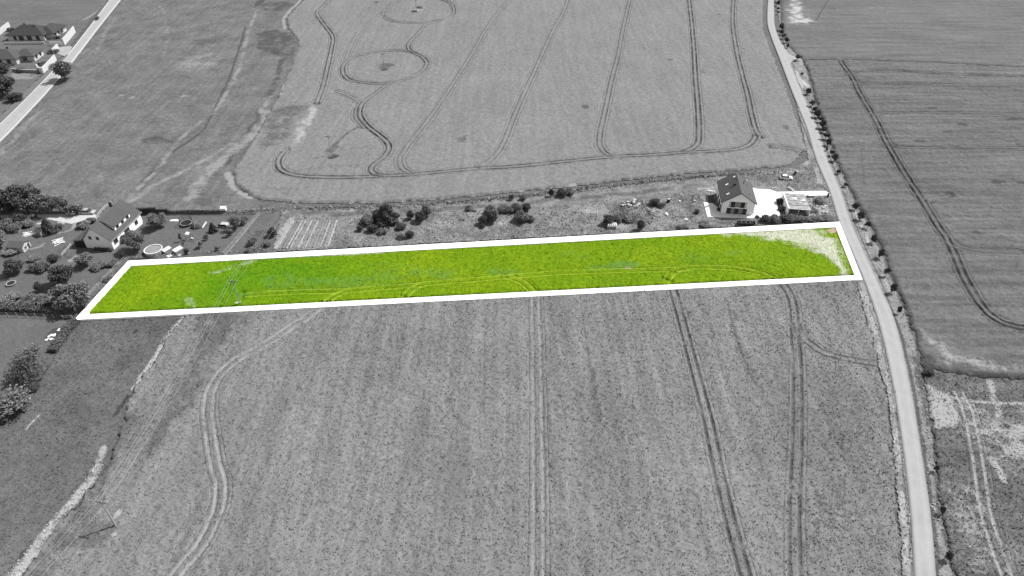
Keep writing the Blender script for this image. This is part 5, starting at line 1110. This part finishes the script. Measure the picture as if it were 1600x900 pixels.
# scrub belt above the plot
for a in [('cone', 605, 346, 34, 6.4, 'tallest dark conifer like bush in the scrub above the plot', 'conifer'), ('bushd', 592, 343, 22, 3.6, 'dark bush on the left flank of the tallest scrub conifer'), ('bush', 575, 348, 22, 3.0, 'mid grey bush left of the tallest scrub conifer'),
          ('bushd', 582, 362, 17, 2.8, 'dark bush below the mid grey scrub bush'), ('bushd', 562, 361, 10, 2.2, 'small dark bush, leftmost of the scrub'), ('bush', 599, 365, 15, 2.2, 'low bush below the tallest scrub conifer'),
          ('bushd', 642, 342, 12, 3.2, 'narrow dark bush left of the pair by the upper lane'), ('bushd', 657, 346, 18, 3.8, 'dark bush at the upper lane, left of a lighter one'), ('bush', 667, 339, 15, 4.6, 'taller lighter bush touching the upper lane'),
          ('bushd', 627, 357, 17, 2.0, 'flat dark bush in the middle of the scrub'), ('bushd', 640, 371, 14, 2.4, 'dark bush close to the outline in the scrub'), ('bush', 628, 372, 14, 2.0, 'mid grey bush close to the outline in the scrub'),
          ('bush', 732, 331, 12, 2.4, 'small bush on the crest above the pale hollow'), ('bush', 741, 333, 8, 1.6, 'tiny bush right of the small crest bush'), ('bushd', 755, 350, 16, 3.4, 'left dark bush of the large scrub clump'), ('bushd', 770, 347, 18, 4.2, 'right dark bush of the large scrub clump'),
          ('bush', 768, 336, 22, 3.4, 'lighter bush behind the large dark scrub clump'), ('bushd', 754, 356, 9, 1.6, 'small dark bush below the large scrub clump'), ('bush', 797, 333, 14, 2.6, 'bush between the two large scrub clumps'), ('bush', 785, 330, 16, 2.4, 'low bush behind the gap of the two large clumps'),
          ('bushd', 806, 330, 18, 2.8, 'dark upper left bush of the right scrub clump'), ('bushd', 822, 328, 16, 2.6, 'dark upper right bush of the right scrub clump'), ('bush', 815, 346, 24, 4.0, 'large round bush at the front of the right scrub clump'), ('bush', 830, 346, 12, 2.2, 'small bush on the right flank of the right scrub clump'),
          ('bush', 799, 312, 9, 2.6, 'little upright bush on the ditch at mid picture'), ('bush', 817, 313, 10, 2.0, 'little low bush on the ditch right of the upright one'), ('bushd', 861, 307, 9, 3.2, 'narrow dark bush on the ditch beside the pale stake'), ('bushd', 878, 306, 18, 2.8, 'left part of the dark ditch bush pair'), ('bush', 890, 304, 16, 2.4, 'right part of the dark ditch bush pair'),
          ('bushd', 950, 350, 20, 3.6, 'dark bush behind the pallet stack'), ('bush', 968, 345, 20, 3.0, 'bush on the left shoulder of the weedy mound'), ('bushd', 1000, 360, 14, 4.2, 'dark upright bush in front of the weedy mound'),
          ('bushd', 1022, 320, 16, 2.4, 'dark bush at the back right of the weedy mound'), ('bush', 1033, 323, 13, 2.0, 'lighter bush next to the barrel'), ('bush', 993, 334, 34, 2.0, 'wide low bush covering the top of the weedy mound'), ('bush', 980, 343, 26, 2.0, 'low bush on the front of the weedy mound'),
          ('bush', 1010, 337, 22, 1.8, 'low bush on the right slope of the weedy mound'), ('bushd', 1089, 333, 9, 1.4, 'little dark shrub on the lawn left of the terrace'), ('bush', 1100, 352, 18, 1.3, 'low shrub next to the outline below the terrace'), ('bush', 1066, 356, 16, 1.2, 'low shrub next to the outline right of the mound'),
          ('bushd', 1196, 346, 18, 2.2, 'left end bush of the dark row below the garage'), ('bush', 1210, 346, 18, 2.6, 'second bush of the dark row below the garage'), ('bushd', 1225, 345, 18, 2.2, 'third bush of the dark row, under the garage front'), ('bush', 1240, 345, 20, 2.2, 'fourth bush of the dark row, right of the garage front'),
          ('bush', 1256, 345, 20, 1.9, 'fifth bush of the dark row below the rubble ground'), ('bush', 1274, 344, 20, 1.6, 'sixth bush of the dark row below the rubble ground'), ('bushl', 1291, 343, 18, 1.4, 'last pale bush of the row beside the road'), ('bushd', 1217, 318, 11, 2.2, 'upper dark bush between yard and garage'), ('bush', 1221, 329, 10, 2.0, 'lower dark bush between yard and garage'), ('bush', 1279, 316, 16, 1.8, 'ragged bush on the rubble ground right of the garage'),
          ('bush', 1270, 330, 16, 1.0, 'flat weed clump on the rubble ground'), ('bushd', 1242, 272.5, 5, 1.4, 'tiny dark shrub above the white hatchback'), ('bush', 1183, 341, 7, 1.2, 'small planter shrub at the right corner of the gable wall'), ('bushd', 1122, 330, 5, 1.6, 'dark potted shrub at the left corner of the gable wall'),
          ('bushd', 1450, 585, 16, 1.6, 'dark bush at the corner of the right crop and the weedy field'), ('bush', 521, 247, 16, 1.4, 'low scrub patch around the power pole in the upper field'), ('bush', 601, 110, 14, 1.3, 'low scrub patch around the power pole in the middle loop')]:
    k, px, py, wp, hm, lb = a[:6]; T(k, px, py, wp, hm, lb, a[6] if len(a) > 6 else 'bush', 'bush' if k != 'cone' else 'conifer')
# young trees on the right road verge
VT = [(1215, 3, 6, 3.4, 'topmost young verge tree at the upper end of the right road'), (1215, 9, 5, 3, 'second young verge tree from the upper edge'), (1215.5, 16, 3.5, 2, 'thin sapling, third on the verge from the upper edge'), (1215.5, 22, 3.5, 2, 'thin sapling, fourth on the verge from the upper edge'),
      (1220.5, 47, 8, 3.6, 'first and largest tree of the dark group above the road junction'), (1221, 54, 5, 2.6, 'second tree of the dark group above the road junction'), (1224, 60, 6, 2.8, 'third tree of the dark group above the road junction'), (1228, 67, 6, 3, 'fourth tree of the dark group above the road junction'), (1230, 75, 5, 2.2, 'lowest thin tree of the dark group above the road junction'),
      (1246, 95, 9, 3.2, 'round dark shrub tree on the corner of the road junction'), (1252.5, 118, 3.5, 1.6, 'tiny shrub beside the pale layby'), (1262, 148, 8, 3, 'first star shaped tree of the long verge row below the layby'), (1268, 166, 8, 3, 'second tree of the long verge row below the layby'),
      (1272, 175, 6, 2.4, 'third, smaller tree of the long verge row below the layby'), (1276, 184, 9, 3.4, 'fourth, dense dark tree of the long verge row below the layby'), (1280, 191, 7, 2.8, 'fifth tree of the long verge row below the layby'), (1284, 201, 10, 3.6, 'sixth and darkest tree of the long verge row'), (1286, 207, 7, 2.6, 'seventh tree of the long verge row below the layby'),
      (1289, 218, 9, 3.4, 'eighth tree of the long verge row, level with the sandy patch top'), (1293, 228, 8, 3, 'ninth tree of the long verge row, level with the sandy patch'), (1291, 236, 4, 1.6, 'tiny shrub under the ninth verge tree'), (1299, 244, 7, 2.6, 'tree of the verge row just above the white hatchback level'), (1303, 252, 9, 3, 'last dark tree of the long verge row'),
      (1309, 272, 6, 1.8, 'grey shrub on the verge level with the hatchback'), (1320, 292, 6, 1.8, 'grey shrub on the verge level with the driveway'), (1335, 328, 8, 2.8, 'star shaped verge tree above the upper right outline corner'), (1343, 344, 10, 3.2, 'star shaped verge tree level with the upper right outline corner'),
      (1355, 357, 8, 2.8, 'dark verge tree just below the upper right outline corner'), (1363, 380, 8, 3, 'dark verge tree half way along the short outline side'), (1374, 403, 9, 3.2, 'dark verge tree above the lower right outline corner'), (1384, 431, 8, 3.2, 'star shaped verge tree level with the lower right outline corner'),
      (1393, 458, 9, 3.4, 'star shaped verge tree below the lower right outline corner'), (1403, 490, 6, 2.6, 'small verge tree where the road starts to straighten'), (1461, 737, 6, 2.2, 'small dark verge shrub beside the pale bare ground'), (1470, 803, 7, 2.2, 'small dark verge shrub beside the speckled weeds'), (1479, 875, 9, 2.4, 'small dark verge shrub nearest the bottom edge')]
for i, (px, py, wp, hm, lb) in enumerate(VT): T('verge' if i % 3 else 'sapd', px, py, wp * 1.25, hm, lb, 'tree', 'young_tree', 'young trees along the right road verge')
# ================================================================ POWER LINE
PP = [G(157, 783, 8.5)] + [G(375, 476), G(518, 244), G(600.8, 110), G(651, 22)]
d0 = G(45, 900, 8.3); v = Vector((d0[0] - PP[0][0], d0[1] - PP[0][1])).normalized(); P0 = (PP[0][0] + v.x * 75, PP[0][1] + v.y * 75)
P5 = (PP[4][0] * 2 - PP[3][0], PP[4][1] * 2 - PP[3][1]); LN = [P0] + PP + [P5]
lab = [None, 'concrete power pole in the foreground crop at the lower left', 'wooden power pole standing in the green plot', 'power pole in the upper field above the garden belt', 'power pole inside the middle looping wheel track', 'power pole by the rock heap in the uppermost loop', None]
tips = []
for i, p in enumerate(LN):
    a = LN[max(i - 1, 0)]; b = LN[min(i + 1, len(LN) - 1)]; rz = math.atan2(b[1] - a[1], b[0] - a[0]) - math.pi / 2; c, s = math.cos(rz), math.sin(rz)
    tips.append([(p[0] + x * c, p[1] + x * s, z) for x, z in ((-1.25, 8.35), (0, 9.0), (1.25, 8.35))])
    if lab[i]:
        h = empty('power_pole', lab[i], 'power pole', p, rz, 'power poles crossing the fields')
        MB().tube((0, 0, -.2), (0, 0, 8.6), .20 if i == 1 else .15, .13 if i == 1 else .10, 10).build('pole', 'metal_grey' if i == 1 else 'wood_grey', h)
        MB().box((0, 0, 8.0), (2.8, .14, .14)).build('crossarm', 'wood_dark', h)
        MB().tube((-.8, .02, 8.0), (0, .02, 7.3), .05).build('brace', 'wood_dark', h); MB().tube((.8, .02, 8.0), (0, .02, 7.3), .05).build('brace', 'wood_dark', h)
        for x, z0, z1 in ((-1.25, 8.07, 8.35), (0, 8.6, 9.0), (1.25, 8.07, 8.35)): MB().tube((x, 0, z0), (x, 0, z1), .09, .07, 8).build('insulator', 'insulator', h)
for k, nm in enumerate(('left', 'middle', 'right')):
    m = MB(); c0 = tips[1][k]
    for A_, B_ in zip(tips, tips[1:]):
        a, b = Vector(A_[k]), Vector(B_[k]); nseg = 10; pr = None
        for q in range(nseg + 1):
            t = q / nseg; p = a.lerp(b, t); p.z -= 1.6 * 4 * t * (1 - t); p = p - Vector(c0)
            if pr is not None: m.tube(pr, p, .017, .017, 4)
            pr = p
    o = m.build('power_cable', 'wire_mat'); o.location = c0
    tag(o, {'left': 'leftmost thin pale overhead cable of the power line', 'middle': 'middle thin pale overhead cable, carried on the pole tops', 'right': 'rightmost thin pale overhead cable of the power line'}[nm], 'cable', 'overhead cables')
# ================================================================ WEEDS AND LONG GRASS (stuff)
def weeds(name, label, cat, regions, mat, lf=.35, up=1.2, hh=.5, edge=None):
    C = []; S_ = []
    for poly, dens, w_ in regions:
        if w_:                                    # along a line
            P = SP(poly, 1.0) if len(poly) > 2 else GP(poly)
            for a, b in zip(P, P[1:]):
                L_ = math.hypot(b[0] - a[0], b[1] - a[1]); k = int(L_ * w_ * dens) + (rng.random() < .5); t = rng.random(k); s = rng.uniform(-.55, .55, k) * w_
                nx, ny = -(b[1] - a[1]) / (L_ + 1e-6), (b[0] - a[0]) / (L_ + 1e-6); C.append(np.stack([a[0] + (b[0] - a[0]) * t + nx * s, a[1] + (b[1] - a[1]) * t + ny * s], 1))
        else:
            P = GP(poly); xs = [p[0] for p in P]; ys = [p[1] for p in P]; k = int((max(xs) - min(xs)) * (max(ys) - min(ys)) * dens)
            x = rng.uniform(min(xs), max(xs), k); y = rng.uniform(min(ys), max(ys), k); ok = inpoly(x, y, P) & (fbm(x, y, 5, 3) + .25 * (vn(x, y, 1.2, 4) - .5) > .45); C.append(np.stack([x[ok], y[ok]], 1))
    C = np.concatenate(C); z = gmound(C[:, 0], C[:, 1]) + rng.random(len(C)) * hh
    V, Fc = tq(np.column_stack([C, z]), lf, up * .8); o = mesh_obj(name, V, Fc, mat); return tag(o, label, cat, None, 'stuff')
weeds('scrub_weeds', 'rough weeds covering the scrub belt above the outlined plot', 'weeds',
      [([(540, 345), (640, 330), (700, 322), (840, 318), (900, 330), (960, 350), (1060, 350), (1090, 362), (540, 390)], .9, 0), ([(960, 325), (1000, 312), (1030, 322), (1030, 345), (1000, 358), (955, 345)], 5, 0), ([(1190, 338), (1300, 330), (1306, 345), (1190, 350)], 3, 0), ([(1260, 308), (1288, 308), (1300, 342), (1262, 342)], 2, 0),
       ([(385, 360), (425, 350), (415, 398), (384, 396)], 1.2, 0), ([(204, 402), (300, 396), (380, 393)], 2.5, 1.2), ([(1110, 356), (1190, 352)], 2, 1.5), ([(1050, 320), (1072, 305), (1082, 320), (1080, 345), (1050, 345)], 1.2, 0)], 'weed_leaf', .42, .8, .5)
weeds('ditch_grass', 'tall grass on the ditch between the upper crop and the farm lane', 'long grass',
      [([(405, 329), (440, 327), (540, 325.5), (620, 323), (700, 318), (800, 309), (900, 298), (1000, 287), (1100, 276), (1160, 272), (1228, 270)], 3.5, 1.6), ([(300, 332), (400, 330)], 4, 1.2)], 'reed', .55, 1.6, .8)
weeds('verge_grass', 'pale dry grass tufts on both verges of the right road', 'verge grass',
      [([(1258, 135), (1290, 205), (1318, 280), (1345, 350), (1366, 398), (1386, 440), (1406, 490), (1428, 560), (1442, 640), (1452, 720), (1463, 800), (1474, 880), (1480, 950)], 2.2, 2.0),
       ([(1352, 460), (1366, 505), (1388, 590), (1402, 680), (1411, 770), (1419, 860), (1424, 950)], 2, 1.5)], 'weed_pale', .34, 1.0, .35)
weeds('white_flowers', 'ragged strip of white flowering weeds between pasture and foreground crop', 'flowers',
      [([(156, 728), (137, 757), (107, 792), (75, 830), (50, 865), (25, 897), (-15, 950)], 5, 2.4), ([(250, 548), (232, 575), (210, 606)], 10, .7), ([(292, 491), (268, 520), (250, 548)], 6, 2.0), ([(165, 700), (152, 730)], 2.5, 1.2)], 'flower_white', .20, .3, .6)
